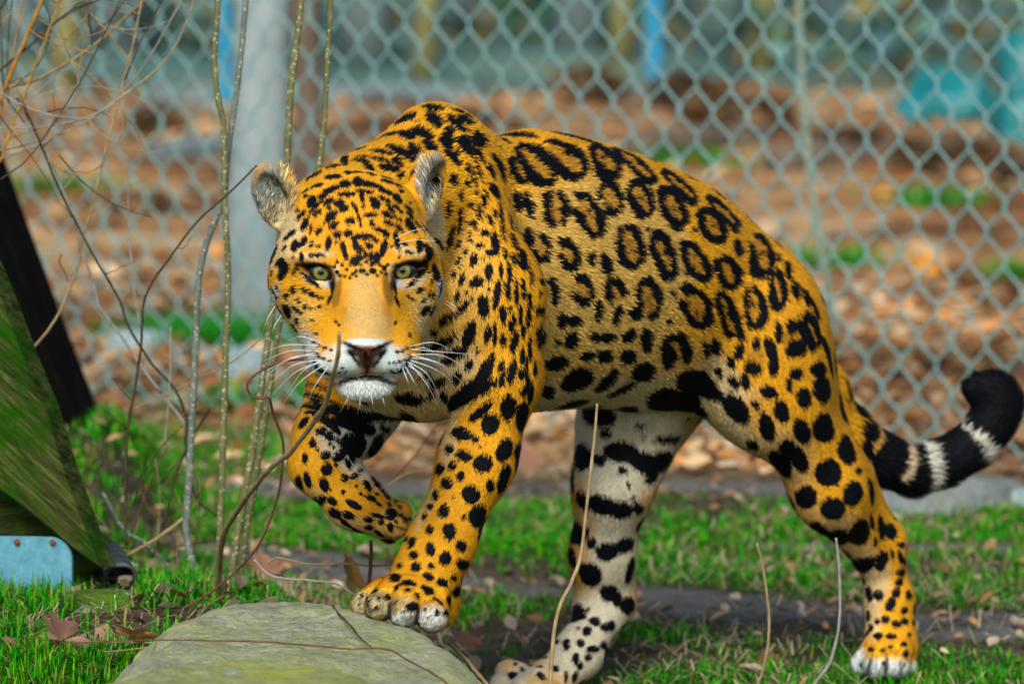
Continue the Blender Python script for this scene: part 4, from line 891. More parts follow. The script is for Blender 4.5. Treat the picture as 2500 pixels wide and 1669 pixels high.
# right hind leg and groin
spots(1150, 885, 2, '''980 190 135 72 10;610 235 78 62 30;750 230 52 40;1110 245 44 20 -20;660 340 28 20 30;825 300 24 13;840 352 14 12;980 365 62 18 -10;545 450 64 46 80;735 430 86 50 5;
850 480 76 50 20;940 470 62 46 -40;740 520 24 18;880 555 36 25 -30;625 470 30 28;495 570 62 10 90;545 665 50 30 65;640 690 76 42 20;735 715 62 40 10;820 705 27 26;508 820 56 34 85;
565 815 20 12 90;590 875 22 28;665 915 50 42;755 885 46 34 -25;835 790 40 24 110;490 940 52 18 85;575 1030 62 50 50;675 1115 46 38 10;780 1010 62 20 100;715 1150 34 22 100;
515 1220 50 26 100;770 1180 36 44;605 1262 26 24;572 1200 10 11;525 1293 8 8;567 1307 22 22;658 1290 27 20;690 1280 20 24;422 1358 12 16;468 1372 18 28;537 1365 18 20;648 1375 18 20;
600 1395 30 16;362 1430 10 14;515 1440 16 28;535 1475 14 22;575 1435 20 14;415 1490 16 16;467 1530 8 28;510 1530 28 14 110;340 1480 12 6;290 1470 20 5 10;218 1468 10 8;205 1522 22 15;
255 1500 16 10 60;345 1530 27 13 40;770 590 12 14;795 655 11 11''')
# left fore leg
spots(600, 885, 2, '''1285 212 62 40 95;1355 258 76 26 98;1195 295 54 42 110;1150 230 72 22 -40;1265 420 58 38 115;1050 340 46 28 15;1120 365 18 18;1145 408 8 8;1330 420 42 18 110;
995 415 22 24;1068 447 38 28 30;1160 487 46 40;1010 498 20 20;1052 550 20 20;948 512 30 20 110;1265 565 72 26 105;1197 593 34 22 95;982 585 30 27 30;1102 637 42 46;928 642 24 16 80;
1018 652 6 8;902 697 14 18;972 715 32 24 95;1135 745 56 40 110;1068 745 16 8 110;873 745 14 18;998 812 32 38;900 808 18 24;1160 800 62 18 115;815 870 30 16 110;902 900 32 22 80;
1057 887 26 28;977 945 30 32;825 932 20 22;835 992 24 24;912 985 18 14;1070 980 30 28;758 985 14 12;895 1040 28 20 20;1015 1045 16 16;735 1040 26 22;800 1068 38 14 10;960 1068 26 22 20;
1035 1108 28 20 110;895 1108 36 16 20;997 1152 20 24;1065 1055 20 8 110;632 1108 24 12 -20;655 1140 10 10;570 1130 12 10;640 1190 20 8;700 1140 18 14;745 1090 20 11 -45;800 1105 18 8;
840 1130 16 9 70;820 1185 26 20;770 1205 8 8;940 1215 10 18;980 1215 12 14;900 1230 7 8;880 1260 7 7;945 1160 30 7 40;600 1160 7 9;560 1165 6 8;740 1160 8 6;880 1195 9 7''')
# lifted right fore leg
spots(600, 885, 2, '''320 150 72 12 15;300 95 32 8 20;320 210 72 14 20;310 240 25 8;280 290 32 16 -50;390 280 84 20 35;300 335 24 8 -50;370 332 28 20 10;408 358 26 18 30;326 388 16 24;
390 450 24 22;455 455 38 24 -40;288 462 14 26;395 518 32 28 60;500 490 26 14 70;257 585 34 14 70;300 572 38 16 75;382 592 38 22 65;482 560 18 20;530 550 20 14 -30;475 630 9 12;
590 597 30 18 60;608 660 28 14 25;345 675 34 18 20;370 665 20 20;420 672 26 19 45;525 690 44 16 30;428 735 32 22 40;495 742 32 20 15;640 745 36 10 15;712 737 28 28;595 765 24 14 15;
598 805 22 14 15;660 778 16 14;705 803 24 14 80;735 775 8 8;760 740 8 8;775 765 10 16;732 675 8 10;480 780 40 10 35;545 825 36 10 35;650 835 26 10 40;690 870 36 10 20;780 855 24 12 -10;
620 860 22 6 20;545 300 112 34 15;540 400 62 58 45;640 400 62 46 100;690 320 32 20 40;590 250 200 28 5;770 262 62 40 60;1070 160 112 34 -35;360 110 40 9 20;355 190 60 9 25;250 250 30 8 -60''')
spots(600, 885, 2, '''640 590 20 12 40;665 622 20 9 45;690 652 15 9 45;560 522 16 9 -30;622 562 15 9 40;655 562 10 7;600 622 13 9;700 690 14 8 50;640 640 10 8;540 600 9 8;560 640 8 8;650 690 16 7 30;750 700 9 8;430 410 9 9;410 395 9 7;350 420 8 10;440 500 12 8;520 470 16 10 50;480 430 22 10 40;450 380 24 10 40''')
# shoulder and neck
spots(600, 240, 2, '''900 50 52 15 5;770 108 56 22 -20;905 112 48 32 35;1020 130 62 22 35;1065 108 46 16 25;1045 72 62 8 20;980 165 27 20 20;830 125 10 5;850 175 56 24 20;1130 195 44 32 45;
775 185 46 24 20;690 180 46 22 -10;620 210 30 8;535 245 36 14 -5;815 255 45 20 45;890 240 46 22 35;965 215 44 30 60;1000 290 52 22 45;1040 230 42 22 60;1080 240 62 24 70;1020 270 16 10 60;
1135 275 38 14 65;730 262 62 18 30;770 285 46 14 40;650 270 52 14 15;730 318 30 18 40;640 310 112 8 20;1210 280 28 14 60;1240 340 62 16 70;1000 400 28 20 80;1190 345 42 14 65;1205 440 42 20 60;
1080 345 32 14 70;1095 385 42 12 70;1130 360 52 10 70;1070 420 23 14 60;1035 480 28 14 80;1085 520 20 13 90;1110 455 14 9 70;1155 495 33 14 75;1132 550 44 14 80;1210 555 23 12 80;
1185 590 27 12 75;1105 612 24 15 80;1075 605 12 8;1160 650 23 18;1085 672 27 12 85;1215 700 60 18 80;1195 750 25 16;1140 712 19 14;1068 745 19 10 85;1115 780 27 20 100;1030 790 27 14 100;
1160 775 8 8;1187 840 42 18 95;1003 857 21 14 110;1055 875 29 16 105;1128 890 31 29;1078 945 12 10;1105 970 10 10;1028 955 25 16 115;1160 1010 54 30 85;1050 1015 46 20 -40;960 1045 40 25 -30;
1090 1145 64 28 105;1180 1145 45 18 100;1215 1145 62 10 90;1255 1045 45 18 85;1300 1095 42 16 100;1255 1170 31 18 85;1310 1180 54 18 105;1135 1225 12 15;1000 1230 62 36 -20;
1090 1295 27 20 120;1030 1350 32 26 120;1165 1330 92 28 115;1245 1300 32 16 110;1300 1320 62 20 100;1345 1340 32 16 90;1250 1375 33 14 100;1215 1385 25 10 100;1180 1410 21 12 100;
930 1370 52 26 -30;965 1440 24 20 90;895 1430 32 14 -40;870 1330 32 20;1060 1440 112 38 -45;1370 1330 31 10 90;1390 1420 62 18 85;1345 1425 14 8 90;1410 1310 42 10 85;1240 560 62 10 85;
1250 640 52 10 85;1290 600 42 10 80;1265 755 29 12 85;1300 690 42 12 70;1305 780 32 12 75;1350 780 56 24 75;1245 835 38 10 85;1285 850 52 12 85;1225 950 68 16 95;1275 930 42 16 80;
1320 940 62 12 88;1355 930 52 10 85;1340 1050 46 12 88;1385 980 38 10 85;1380 1060 52 12 88;1355 1130 38 12 90;1385 1210 62 10 88;1350 1250 46 12 88;1370 1280 32 9 90;905 1110 20 20;
935 1160 52 24 -30;1290 1020 10 12;980 545 42 14 95;1035 600 62 12 92;990 680 62 14 105;1025 715 25 12 110;780 1450 75 34 5;1165 460 20 9 70;1230 480 40 9 75;1185 930 9 12;
860 1190 36 14 -30;990 1150 34 14 -40;1390 870 44 8 88;1360 1420 30 9 88;1265 1330 9 14;1205 1240 12 20''')
# crown, brow and face
spots(600, 360, 3.136, '''650 165 62 22 -10;612 208 22 14;665 230 66 30 5;510 235 66 26 -25;560 140 82 22 -25;740 110 96 28 80;780 190 38 24 60;720 35 72 18 -20;850 20 62 14 -10;860 110 66 22 10;
920 170 72 24 45;850 195 42 18;960 210 42 16 20;1010 50 62 18 15;1000 100 102 9 15;1060 170 76 22 15;1140 120 42 20 40;1090 235 52 10 5;1085 270 52 16 10;1165 300 38 16 15;1190 345 24 16;
1160 225 32 20 -40;1250 240 64 22 -50;1180 40 82 20 35;1270 60 72 22 55;440 335 42 20 15;540 300 56 18 -10;660 330 72 24 -15;765 290 46 30 10;860 270 42 36 45;930 290 62 24 5;1010 310 52 16 15;
770 370 62 22;910 350 72 14 5;890 395 52 18 80;1080 350 62 20 15;1160 400 44 32 50;988 445 46 34 70;965 408 26 18;1060 410 52 16 30;1160 480 52 14 40;1100 470 42 8 35;1250 485 46 14 35;
1255 435 18 12;508 425 48 34 110;590 385 38 22 -15;455 385 21 16;635 430 46 24 -45;720 440 42 32 -20;755 485 38 24 -15;540 465 72 16 -45;555 515 40 20 -35;430 530 52 18 -50;395 495 18 14;
455 610 46 25 -60;655 545 50 34 -50;680 610 46 23 -35;800 580 37 28;835 470 46 14 60;870 560 62 8 75;955 535 52 18 -5;1080 530 48 23 25;1090 595 46 16 30;1160 560 42 8 35;1170 630 42 18 45;
1255 530 42 14 45;1260 610 68 25 55;565 655 38 20 -50;705 685 31 26;785 670 31 27;505 640 40 10 100;335 680 62 20 -35;850 700 46 24 -30;835 755 46 18 85;870 790 22 28;930 690 42 22 10;
945 760 30 24 45;965 600 26 18 80;1030 650 56 20 15;1075 680 23 24;990 720 28 14 45;1055 780 64 24 105;742 770 40 23 75;765 835 38 18 70;835 880 32 36;875 850 20 24;915 830 16 24;925 880 14 14;
960 840 18 34;1005 850 26 40;985 890 30 12;775 940 14 12;845 950 10 14;895 950 26 18;975 950 28 22 10;740 905 6 12;820 970 8 8;1060 925 18 20;700 880 8 8;
375 765 46 30 100;440 735 46 24 -60;295 780 25 16 -45;215 820 72 28 -65;505 750 27 16 -60;555 765 18 14;275 885 38 34;305 945 66 40 105;395 930 52 14 100;428 845 33 17 95;500 830 20 18;
550 832 44 15;210 955 25 11 105;180 770 28 10 -60;157 920 42 7 90;180 1040 52 13 85;215 1085 32 10 75;240 1130 42 10 70;255 1070 27 9 85;380 1085 23 28;325 1140 17 24;505 1020 100 13 40;
478 1095 21 16;455 1075 12 8;518 1120 19 16;548 1140 18 14;588 1160 20 8 -30;425 1165 20 14 40;478 1210 18 16;415 1235 46 16 35;330 1250 54 30 65;270 1250 64 12 60;405 1320 12 24;535 1315 12 12;
380 1375 46 16 40;520 1230 16 8 -40;575 1225 25 8 -25;365 850 9 9;1330 750 46 25 85;1410 800 72 30 75;1250 810 38 16 15;1360 905 52 16 75;1440 955 64 35 75;1500 900 62 12 85;1460 740 62 14 55;
1325 965 32 24 -30;1270 1020 76 12 -45;1310 1090 36 20 -30;1385 1115 27 8 105;1415 1125 25 8 105;1480 1085 72 10 100;1400 1025 22 8 95;1240 1150 27 10 40;1340 1170 20 13 -50;1360 1245 54 26 -40;
1412 1250 42 13 -55;1390 640 62 14 40;1330 620 62 8 40;1215 745 25 14 20;635 740 52 22 100;1150 715 62 22 75;550 1425 14 14;690 1335 9 9;715 1360 7 8;1250 1435 22 10 90;1145 1345 12 7 90;
665 1075 52 11 97;645 1165 44 8 112;1143 1085 58 10 82;1160 1185 50 8 70;470 560 40 9 -50;1120 500 30 7 35;610 590 18 8 -50;690 500 14 8;900 470 14 16;640 480 24 8 -40''')
spots(600, 360, 3.136, '''700 950 8 9;720 985 7 8;760 990 7 7;800 1000 7 7;845 985 8 7;930 975 9 8;1010 985 8 8;1040 960 10 9;1075 970 8 10;680 915 9 10;700 960 6 8;1085 900 10 12;880 905 12 10;960 905 12 9;1030 905 12 12;800 905 9 10;620 800 12 8;600 840 10 8;1180 800 14 8;1170 840 10 8;860 745 10 8;905 730 10 9;900 800 9 9;860 830 8 8;690 740 8 12;1110 760 8 14''')
spots(640, 560, 3.136, '''440 885 14 12;490 908 13 12;535 920 13 10;405 860 20 10 20;480 985 20 11 30;525 1003 13 9;420 950 42 8 40;1105 905 12 14;1070 930 12 14;1030 938 15 9;1145 890 18 13;
1090 995 16 11;1045 1013 14 11;1010 1020 12 9;970 1020 12 8;1130 970 16 8 -40;450 1075 92 19 42;1055 1085 84 13 -22;620 1060 8 5;650 1090 7 5;600 1095 6 5;940 1060 7 5;980 1080 7 5''')
# paint: (x, y, half width, half height, angle, colour, strength) softly blended on the coat, photo scale
CR = (.62, .50, .26); WH = (.50, .60, .61); KH = (.58, .375, .090); OR = (.70, .335, .014); DO = (.60, .24, .010); NB = (.46, .295, .095); GR = (.19, .23, .20); PK = (.105, .035, .022)
GK = (.34, .31, .17); CW = (.64, .60, .45); KC = (.66, .42, .10); BLK = (.004, .005, .007)
PT += [(1480, 640, 260, 230, .35, KH, .85), (1420, 860, 260, 110, 0, KH, .9), (1500, 960, 330, 45, 0, CR, .9), (1660, 985, 150, 60, .3, CR, .9),
       (1760, 930, 70, 50, 1, CR, .8), (1800, 1060, 36, 70, -.5, CR, .9), (1850, 1160, 26, 70, -.6, CR, .8),
       (1530, 1080, 180, 130, 0, CW, .9), (1490, 1280, 80, 240, 0, CW, .95), (1415, 1300, 34, 150, 0, OR, .45), (1440, 1560, 130, 120, 0, CW, .95), 
       (1250, 1650, 90, 60, 0, CW, .9), (1240, 1625, 20, 16, 0, OR, .55), (1312, 1662, 34, 16, 0, OR, .45), (2130, 1410, 44, 60, 0, CR, .85), (2128, 1500, 26, 60, 0, CR, .8), (2150, 1640, 110, 34, 0, WH, .95), (2085, 1610, 30, 46, 0, WH, .8),
       (2230, 1330, 22, 70, 0, GR, .6),
       (878, 1472, 34, 40, 0, GK, .9), (922, 1478, 38, 40, 0, GK, .9), (985, 1492, 42, 38, 0, GK, .75), (985, 1508, 36, 22, 0, WH, .7), (1056, 1512, 40, 40, 0, WH, .8), (1098, 1060, 22, 80, .1, CR, .7), (1040, 1240, 14, 60, .4, CR, .5),
       (820, 1085, 60, 34, .7, CW, .8), (860, 1130, 56, 26, .6, CW, .8), (930, 1180, 56, 20, .7, CW, .65), (925, 1060, 110, 80, 0, WH, .9), (960, 1280, 50, 50, 0, KH, .7), (735, 1150, 40, 70, 0, OR, .6),
       (1110, 770, 90, 220, .2, KH, .6), (1060, 900, 110, 90, 0, CR, .85), (1000, 960, 130, 70, 0, CR, .85), (1130, 950, 60, 40, 0, KH, .6),
       (1050, 985, 80, 40, 0, CR, .8)]
NBODY = len(PT)
PT += [(870, 560, 150, 130, 0, DO, .45), (690, 590, 50, 70, .5, CR, .75), (1062, 560, 26, 60, -.2, CR, .8), (705, 800, 40, 60, .6, CR, .9), (668, 738, 16, 50, .35, WH, .75), (735, 760, 50, 50, .4, KC, .6), (1045, 780, 34, 60, -.4, CR, .9), (1076, 720, 14, 50, -.2, WH, .75), (1020, 745, 36, 50, -.3, KC, .5),
       (740, 850, 40, 50, .5, WH, .8), (1030, 850, 36, 50, -.5, WH, .7),
       (770, 688, 36, 11, .5, CR, .85), (802, 693, 13, 9, .4, WH, .85), (1008, 688, 38, 12, -.5, CR, .9), (972, 690, 11, 11, 0, WH, .85), (770, 625, 44, 12, -.1, CR, .75), (1000, 615, 44, 14, .2, CR, .7),
       (838, 745, 14, 70, .12, DO, .55), (944, 745, 13, 70, -.10, DO, .7), (948, 705, 12, 46, -.15, (.07, .035, .014), .75), (824, 712, 11, 44, .18, (.09, .045, .016), .65), (944, 770, 12, 40, -.05, (.30, .15, .03), .5), (842, 780, 12, 36, .1, (.30, .15, .03), .35), (822, 668, 10, 20, 0, CR, .7), (956, 665, 9, 26, 0, CR, .6),  # dark brown strokes: side shading of the nose bridge painted into the coat
       (892, 745, 46, 90, 0, NB, .9), (895, 800, 66, 44, 0, NB, .95), (815, 815, 46, 44, 0, OR, .6), (985, 815, 28, 44, 0, OR, .55),
       (895, 835, 54, 9, 0, WH, .95), (838, 880, 52, 42, 0, WH, .98), (950, 882, 46, 40, 0, WH, .98), (800, 862, 40, 26, .3, OR, .35), (985, 862, 24, 26, -.3, OR, .35), (770, 905, 36, 40, .6, WH, .9), (1000, 905, 30, 30, -.6, WH, .8),
       (893, 950, 86, 40, 0, WH, .9), (800, 940, 40, 30, .5, WH, .9), (893, 985, 80, 26, 0, CR, .9),
       (660, 474, 52, 78, .3, GR, .95), (690, 540, 40, 40, 0, CR, .8), (668, 520, 22, 28, .3, BLK, .6), (712, 450, 14, 44, -.6, OR, .7), (1056, 470, 28, 70, -.1, GR, .9), (1050, 500, 16, 40, -.1, WH, .6), (1066, 520, 16, 30, 0, CR, .7), (1070, 395, 20, 28, 0, GR, .8)]
PTH = [(985, 1262, 22, 4, .35, BLK, .8), (978, 1288, 24, 4, .3, BLK, .8), (903, 1475, 5, 32, -.15, BLK, .85), (952, 1490, 5.5, 34, .12, BLK, .9), (1020, 1502, 5.5, 36, .04, BLK, .9), (2122, 1622, 5, 30, .3, BLK, .85), (2165, 1630, 5.5, 32, .05, BLK, .9), (2202, 1632, 5, 24, -.2, BLK, .8),  # toe creases: the shade between the toes painted black into the coat
       (895, 858, 46, 15, 0, PK, 1.), (896, 878, 24, 24, 0, PK, 1.), (897, 896, 8, 10, 0, BLK, .9), (862, 846, 34, 5.5, .42, BLK, 1.), (930, 846, 34, 5.5, -.42, BLK, 1.), (858, 862, 12, 6, .6, BLK, .9), (934, 862, 12, 6, -.6, BLK, .9),
       (866, 876, 26, 4, .95, BLK, .95), (926, 876, 26, 4, -.95, BLK, .95), (895, 908, 4, 14, 0, BLK, .95), (860, 926, 44, 5, -.18, BLK, .95), (930, 926, 40, 5, .18, BLK, .95), (895, 922, 26, 8, 0, BLK, .9),
       (780, 664, 44, 22, .30, BLK, 1.), (988, 660, 41, 22, -.30, BLK, 1.), (778, 648, 40, 7, .12, BLK, 1.), (990, 645, 38, 7, -.12, BLK, 1.), (744, 650, 16, 7, .5, BLK, 1.), (1022, 648, 16, 7, -.5, BLK, 1.), (812, 690, 9, 22, -.1, BLK, .9), (960, 690, 8, 22, .1, BLK, .9)]
# ---------------------------------------------------------------- put the coat on the body
BV, BQ, BN = build_body()
_, BFLOW, BHAIR = sdf(BV, True)
_px = to_px(BV)
_vd = BV - np.array((0, 0, CAMH)); _dist = np.linalg.norm(_vd, axis=1); _vd /= _dist[:, None]
_fac = -(BN * _vd).sum(1)
# which surface point a place in the photograph shows
_cell = 5.0
_cw, _ch = int(2700 / _cell), int(1900 / _cell)
_ci = np.floor((_px + 50) / _cell).astype(int)
_ok = (_ci[:, 0] >= 0) & (_ci[:, 0] < _cw) & (_ci[:, 1] >= 0) & (_ci[:, 1] < _ch) & (_fac > -.05)
_id = np.where(_ok)[0]; _key = _ci[_id, 1] * _cw + _ci[_id, 0]
_o = np.lexsort((_dist[_id], _key)); _ks = _key[_o]; _first = np.concatenate(([True], _ks[1:] != _ks[:-1]))
FRONT = np.full(_cw * _ch, -1, int); FRONT[_ks[_first]] = _id[_o][_first]
FD = np.where(FRONT >= 0, _dist[FRONT], 99).reshape(_ch, _cw)
def surf(x, y):
    cx, cy = int((x + 50) / _cell), int((y + 50) / _cell)
    best = -1; bd = 1e9
    for r in range(0, 5):
        for j in range(cy - r, cy + r + 1):
            for i in range(cx - r, cx + r + 1):
                if max(abs(i - cx), abs(j - cy)) != r or not (0 <= i < _cw and 0 <= j < _ch): continue
                v = FRONT[j * _cw + i]
                if v >= 0:
                    d = (_px[v, 0] - x) ** 2 + (_px[v, 1] - y) ** 2 + (_dist[v] - FD[max(j - 1, 0):j + 2, max(i - 1, 0):i + 2].min()) * 1e4
                    if d < bd: bd = d; best = v
        if best >= 0 and r >= 1: return best
    return best
# spatial hash
_hc = .02; BMIN = BV.min(0)
_h = np.floor((BV - BMIN) / _hc).astype(int); _hn = _h.max(0) + 1
_hk = (_h[:, 0] * _hn[1] + _h[:, 1]) * _hn[2] + _h[:, 2]; _ho = np.argsort(_hk, kind='stable'); _hs = _hk[_ho]
def near(p, R):
    a = np.maximum(np.floor((p - R - BMIN) / _hc).astype(int), 0); b = np.minimum(np.floor((p + R - BMIN) / _hc).astype(int), _hn - 1)
    L = []
    for i in range(a[0], b[0] + 1):
        for j in range(a[1], b[1] + 1):
            k0 = (i * _hn[1] + j) * _hn[2]
            s0, s1 = np.searchsorted(_hs, k0 + a[2]), np.searchsorted(_hs, k0 + b[2], 'right')
            if s1 > s0: L.append(_ho[s0:s1])
    return np.concatenate(L) if L else np.zeros(0, int)
_nz = np.stack((vnoise(BV, 45, 1) + .5 * vnoise(BV, 110, 2), vnoise(BV, 45, 3) + .5 * vnoise(BV, 110, 4)), 1)
def local(x, y, rmax, lo=.42, deep=.05):
    """photo-pixel offsets from the mark's centre, measured on the skin itself"""
    v = surf(x, y)
    if v < 0: return None
    p, n = BV[v], BN[v]; view = -_vd[v]; c = n.dot(view)
    if c < lo: n = _n(n + view * (lo - c) * 1.3)
    t1 = _n(np.cross(n, (0, 0, 1.)) if abs(n[2]) < .9 else np.cross(n, (1., 0, 0))); t2 = np.cross(n, t1)
    e = .002; q = to_px(np.array((p, p + t1 * e, p + t2 * e)))
    J = np.stack(((q[1] - q[0]) / e, (q[2] - q[0]) / e), 1)
    R = rmax / (FPX / p[1]) / max(lo, min(1, c + .1)) * 1.25 + .006
    ids = near(p, R); d = BV[ids] - p
    m = ((d * d).sum(1) < R * R) & (BN[ids] @ n > .05) & (np.abs(d @ n) < deep); ids = ids[m]; d = d[m]
    off = np.stack((d @ t1, d @ t2), 1) @ J.T + (np.array((x, y)) * 0 + (q[0] - np.array((x, y))))
    return ids, off
def ellipse_sd(o, a, b, ang):
    c, s_ = math.cos(ang), math.sin(ang); u = o[:, 0] * c + o[:, 1] * s_; w = -o[:, 0] * s_ + o[:, 1] * c
    k0 = np.hypot(u / a, w / b); k1 = np.hypot(u / a ** 2, w / b ** 2)
    return np.where(k1 > 1e-9, k0 * (k0 - 1) / np.maximum(k1, 1e-9), -min(a, b)), u, w, k0
SPOT = np.full(len(BV), 40.0); ROSE = np.zeros(len(BV))
# base coat: tawny above, paler low on the flank and under the belly
BCOL = np.tile(np.array(OR), (len(BV), 1))
def paint(tab):
    for (x, y, a, b, ang, col, st) in tab:
        v = surf(x, y)
        if v < 0: continue
        dw = .05 if max(a, b) < 70 else .12
        if HEADPAINT: dw = .14
        rr_ = 1.35 * max(a, b)
        ids = np.where((np.abs(_px[:, 0] - x) < rr_) & (np.abs(_px[:, 1] - y) < rr_) & (np.abs(_dist - _dist[v]) < dw) & (_fac > (.02 if HEADPAINT else -.15)))[0]
        if HEADPAINT: ids = ids[BV[ids, 1] < 5.78]
        o = _px[ids] - (x, y)
        _, u, w, k0 = ellipse_sd(o + _nz[ids] * min(5, .2 * min(a, b)), a, b, ang)
        f = np.clip((1.3 - k0) / .65, 0, 1); f = (st * f * f * (3 - 2 * f))[:, None]
        BCOL[ids] = BCOL[ids] * (1 - f) + np.array(col) * f
_dn = np.clip(-BN[:, 2] * 1.6 - .35, 0, 1)[:, None] * (BV[:, 1] > 5.84)[:, None]
BCOL = BCOL * (1 - .8 * _dn) + np.array(CR) * .8 * _dn
HEADPAINT = False; paint(PT[:NBODY]); HEADPAINT = True; paint(PT[NBODY:])
BCOL *= (1 + .10 * vnoise(BV, 22, 9) + .06 * vnoise(BV, 90, 10) + .09 * vnoise(BV, 260, 11))[:, None]
for (x, y, a, b, ang) in SP:
    r = local(x, y, max(a, b) + 14)
    if r is None: continue
    a = max(a, 4.2); b = max(b, 3.4)
    ids, o = r; m = min(a, b)
    sd = ellipse_sd(o + _nz[ids] * min(.18 * m, 3.0), a * 1.07 + .7, b * 1.07 + .7, ang)[0]
    SPOT[ids] = np.minimum(SPOT[ids], sd)
for (x, y, a, b, ang, th, gaps) in RS:
    r = local(x, y, max(a, b) + th + 14)
    if r is None: continue
    ids, o = r
    a *= 1.05; b *= 1.05; sd, u, w, k0 = ellipse_sd(o + _nz[ids] * 3.4, a, b, ang)
    phi = np.degrees(np.arctan2(w / b, u / a))
    ring = np.abs(sd) - th * .62 * (1 + .22 * np.sin(np.radians(phi) * 2 + x) + .14 * np.sin(np.radians(phi) * 5 + y))
    for (g0, g1) in gaps:
        gm = (g0 + g1) / 2; gh = (g1 - g0) / 2 * .55
        dphi = np.abs((phi - gm + 180) % 360 - 180)
        ring = np.maximum(ring, (gh - dphi) / 57.3 * min(a, b))
    if th > 5: SPOT[ids] = np.minimum(SPOT[ids], ring)
    ROSE[ids] = np.maximum(ROSE[ids], np.clip(.5 - sd / 8, 0, 1))
BCOL = BCOL * (1 - .75 * ROSE[:, None]) + np.array((.37, .165, .016)) * .75 * ROSE[:, None]
# marks the photograph does not show: far side of the trunk and limbs
_vis = (FD[np.clip(_ci[:, 1], 0, _ch - 1), np.clip(_ci[:, 0], 0, _cw - 1)] > _dist - .03) & (_fac > .12)
_rs = np.random.default_rng(3); _cand = np.where(~_vis & (BV[:, 1] > 5.8) & (SPOT > 14))[0]; _rs.shuffle(_cand)
_keep = np.zeros((0, 3))
for v in _cand[:6000]:
    if len(_keep) and (((_keep - BV[v]) ** 2).sum(1) < .036 ** 2).any(): continue
    if SPOT[v] < 12: continue
    _keep = np.vstack((_keep, BV[v])); ids = near(BV[v], .03); d = np.linalg.norm(BV[ids] - BV[v], axis=1)
    SPOT[ids] = np.minimum(SPOT[ids], (d * (1 + .25 * _nz[ids, 0]) - _rs.uniform(.008, .014)) * 1850)
# tail rings
_tp = np.array([at(*t[:3]) for t in _tl]); _seg = _tp[1:] - _tp[:-1]; _sl = np.linalg.norm(_seg, axis=1); _cum = np.concatenate(([0], np.cumsum(_sl)))
_tv = np.where((_px[:, 0] > 2040) & (BV[:, 1] > 6.44) & (_px[:, 1] < 1230))[0]
_best = np.full(len(_tv), 9.); _tt = np.zeros(len(_tv))
for i in range(len(_seg)):
    f = np.clip(((BV[_tv] - _tp[i]) @ _seg[i]) / _sl[i] ** 2, 0, 1); d = np.linalg.norm(BV[_tv] - _tp[i] - f[:, None] * _seg[i], axis=1)
    m = d < _best; _best[m] = d[m]; _tt[m] = (_cum[i] + f * _sl[i])[m]
_ref = lambda x, y: _cum[:-1][np.argmin([np.linalg.norm(to_px(_tp[i])[0] - (x, y)) for i in range(len(_seg))])]
_t0 = _cum[2]; _L = _cum[-1] - _t0
_q = (_tt - _t0) / _L + .014 * _nz[_tv, 0]
_bands = [(-.02, .05), (.085, .245), (.285, .39), (.435, .63), (.69, 1.2)]
_sd = np.min([np.maximum(a - _q, _q - b) for a, b in _bands], 0) * _L * 1760
_pale = np.clip(_q * 2.5, 0, 1)[:, None]
BCOL[_tv] = BCOL[_tv] * (1 - _pale) + np.array((.46, .46, .38)) * _pale
SPOT[_tv] = np.minimum(SPOT[_tv], _sd)
SPOT[_tv] = np.where((_q > .0) & (BN[_tv, 2] < -.55) & (_q < .36) & (_q > .2), np.minimum(SPOT[_tv], -6), SPOT[_tv])
_hd = BV[:, 1] < 5.53
SPOT[_hd & (np.abs(_px[:, 0] - 895) < 45) & (np.abs(_px[:, 1] - 850) < 60)] = 40
HEADPAINT = False; paint(PTH[:8]); HEADPAINT = True; paint(PTH[8:])
EARV = np.zeros(len(BV))
_pw = ((_px[:, 1] > 1430) & (_px[:, 0] < 1110) & (_px[:, 0] > 850)) | ((_px[:, 1] > 1570) & (_px[:, 0] > 2060))
BCOL[_pw] *= np.clip(1 + .5 * vnoise(BV[_pw], 120, 12) + .35 * vnoise(BV[_pw], 300, 13), .25, 1.5)[:, None]; EARV[_pw] = .35
# fur inside the ears and on the chin grows long
for (x, y, a, b, ang, ln) in ((672, 488, 46, 66, .3, .028), (1056, 468, 30, 70, -.1, .028), (893, 960, 80, 26, 0, .013)):
    k0 = ellipse_sd(_px - (x, y), a, b, ang)[3]; m = (k0 < 1) & (BV[:, 1] < 5.76) & (_fac > .1); BHAIR[m] = ln; EARV[m] = .55 if y < 600 else .25
    BFLOW[m] = BFLOW[m] * .3 + np.array((.5 if x < 800 else -.5 if x > 1000 else 0, -.5, .8 if y < 600 else -.8))
BARE = np.clip(1.6 - np.min([np.hypot((_px[:, 0] - x) / a, (_px[:, 1] - y) / b) for x, y, a, b in ((895, 862, 42, 24), (786, 664, 40, 22), (983, 660, 38, 22))], 0), 0, 1) * (BV[:, 1] < 5.60)

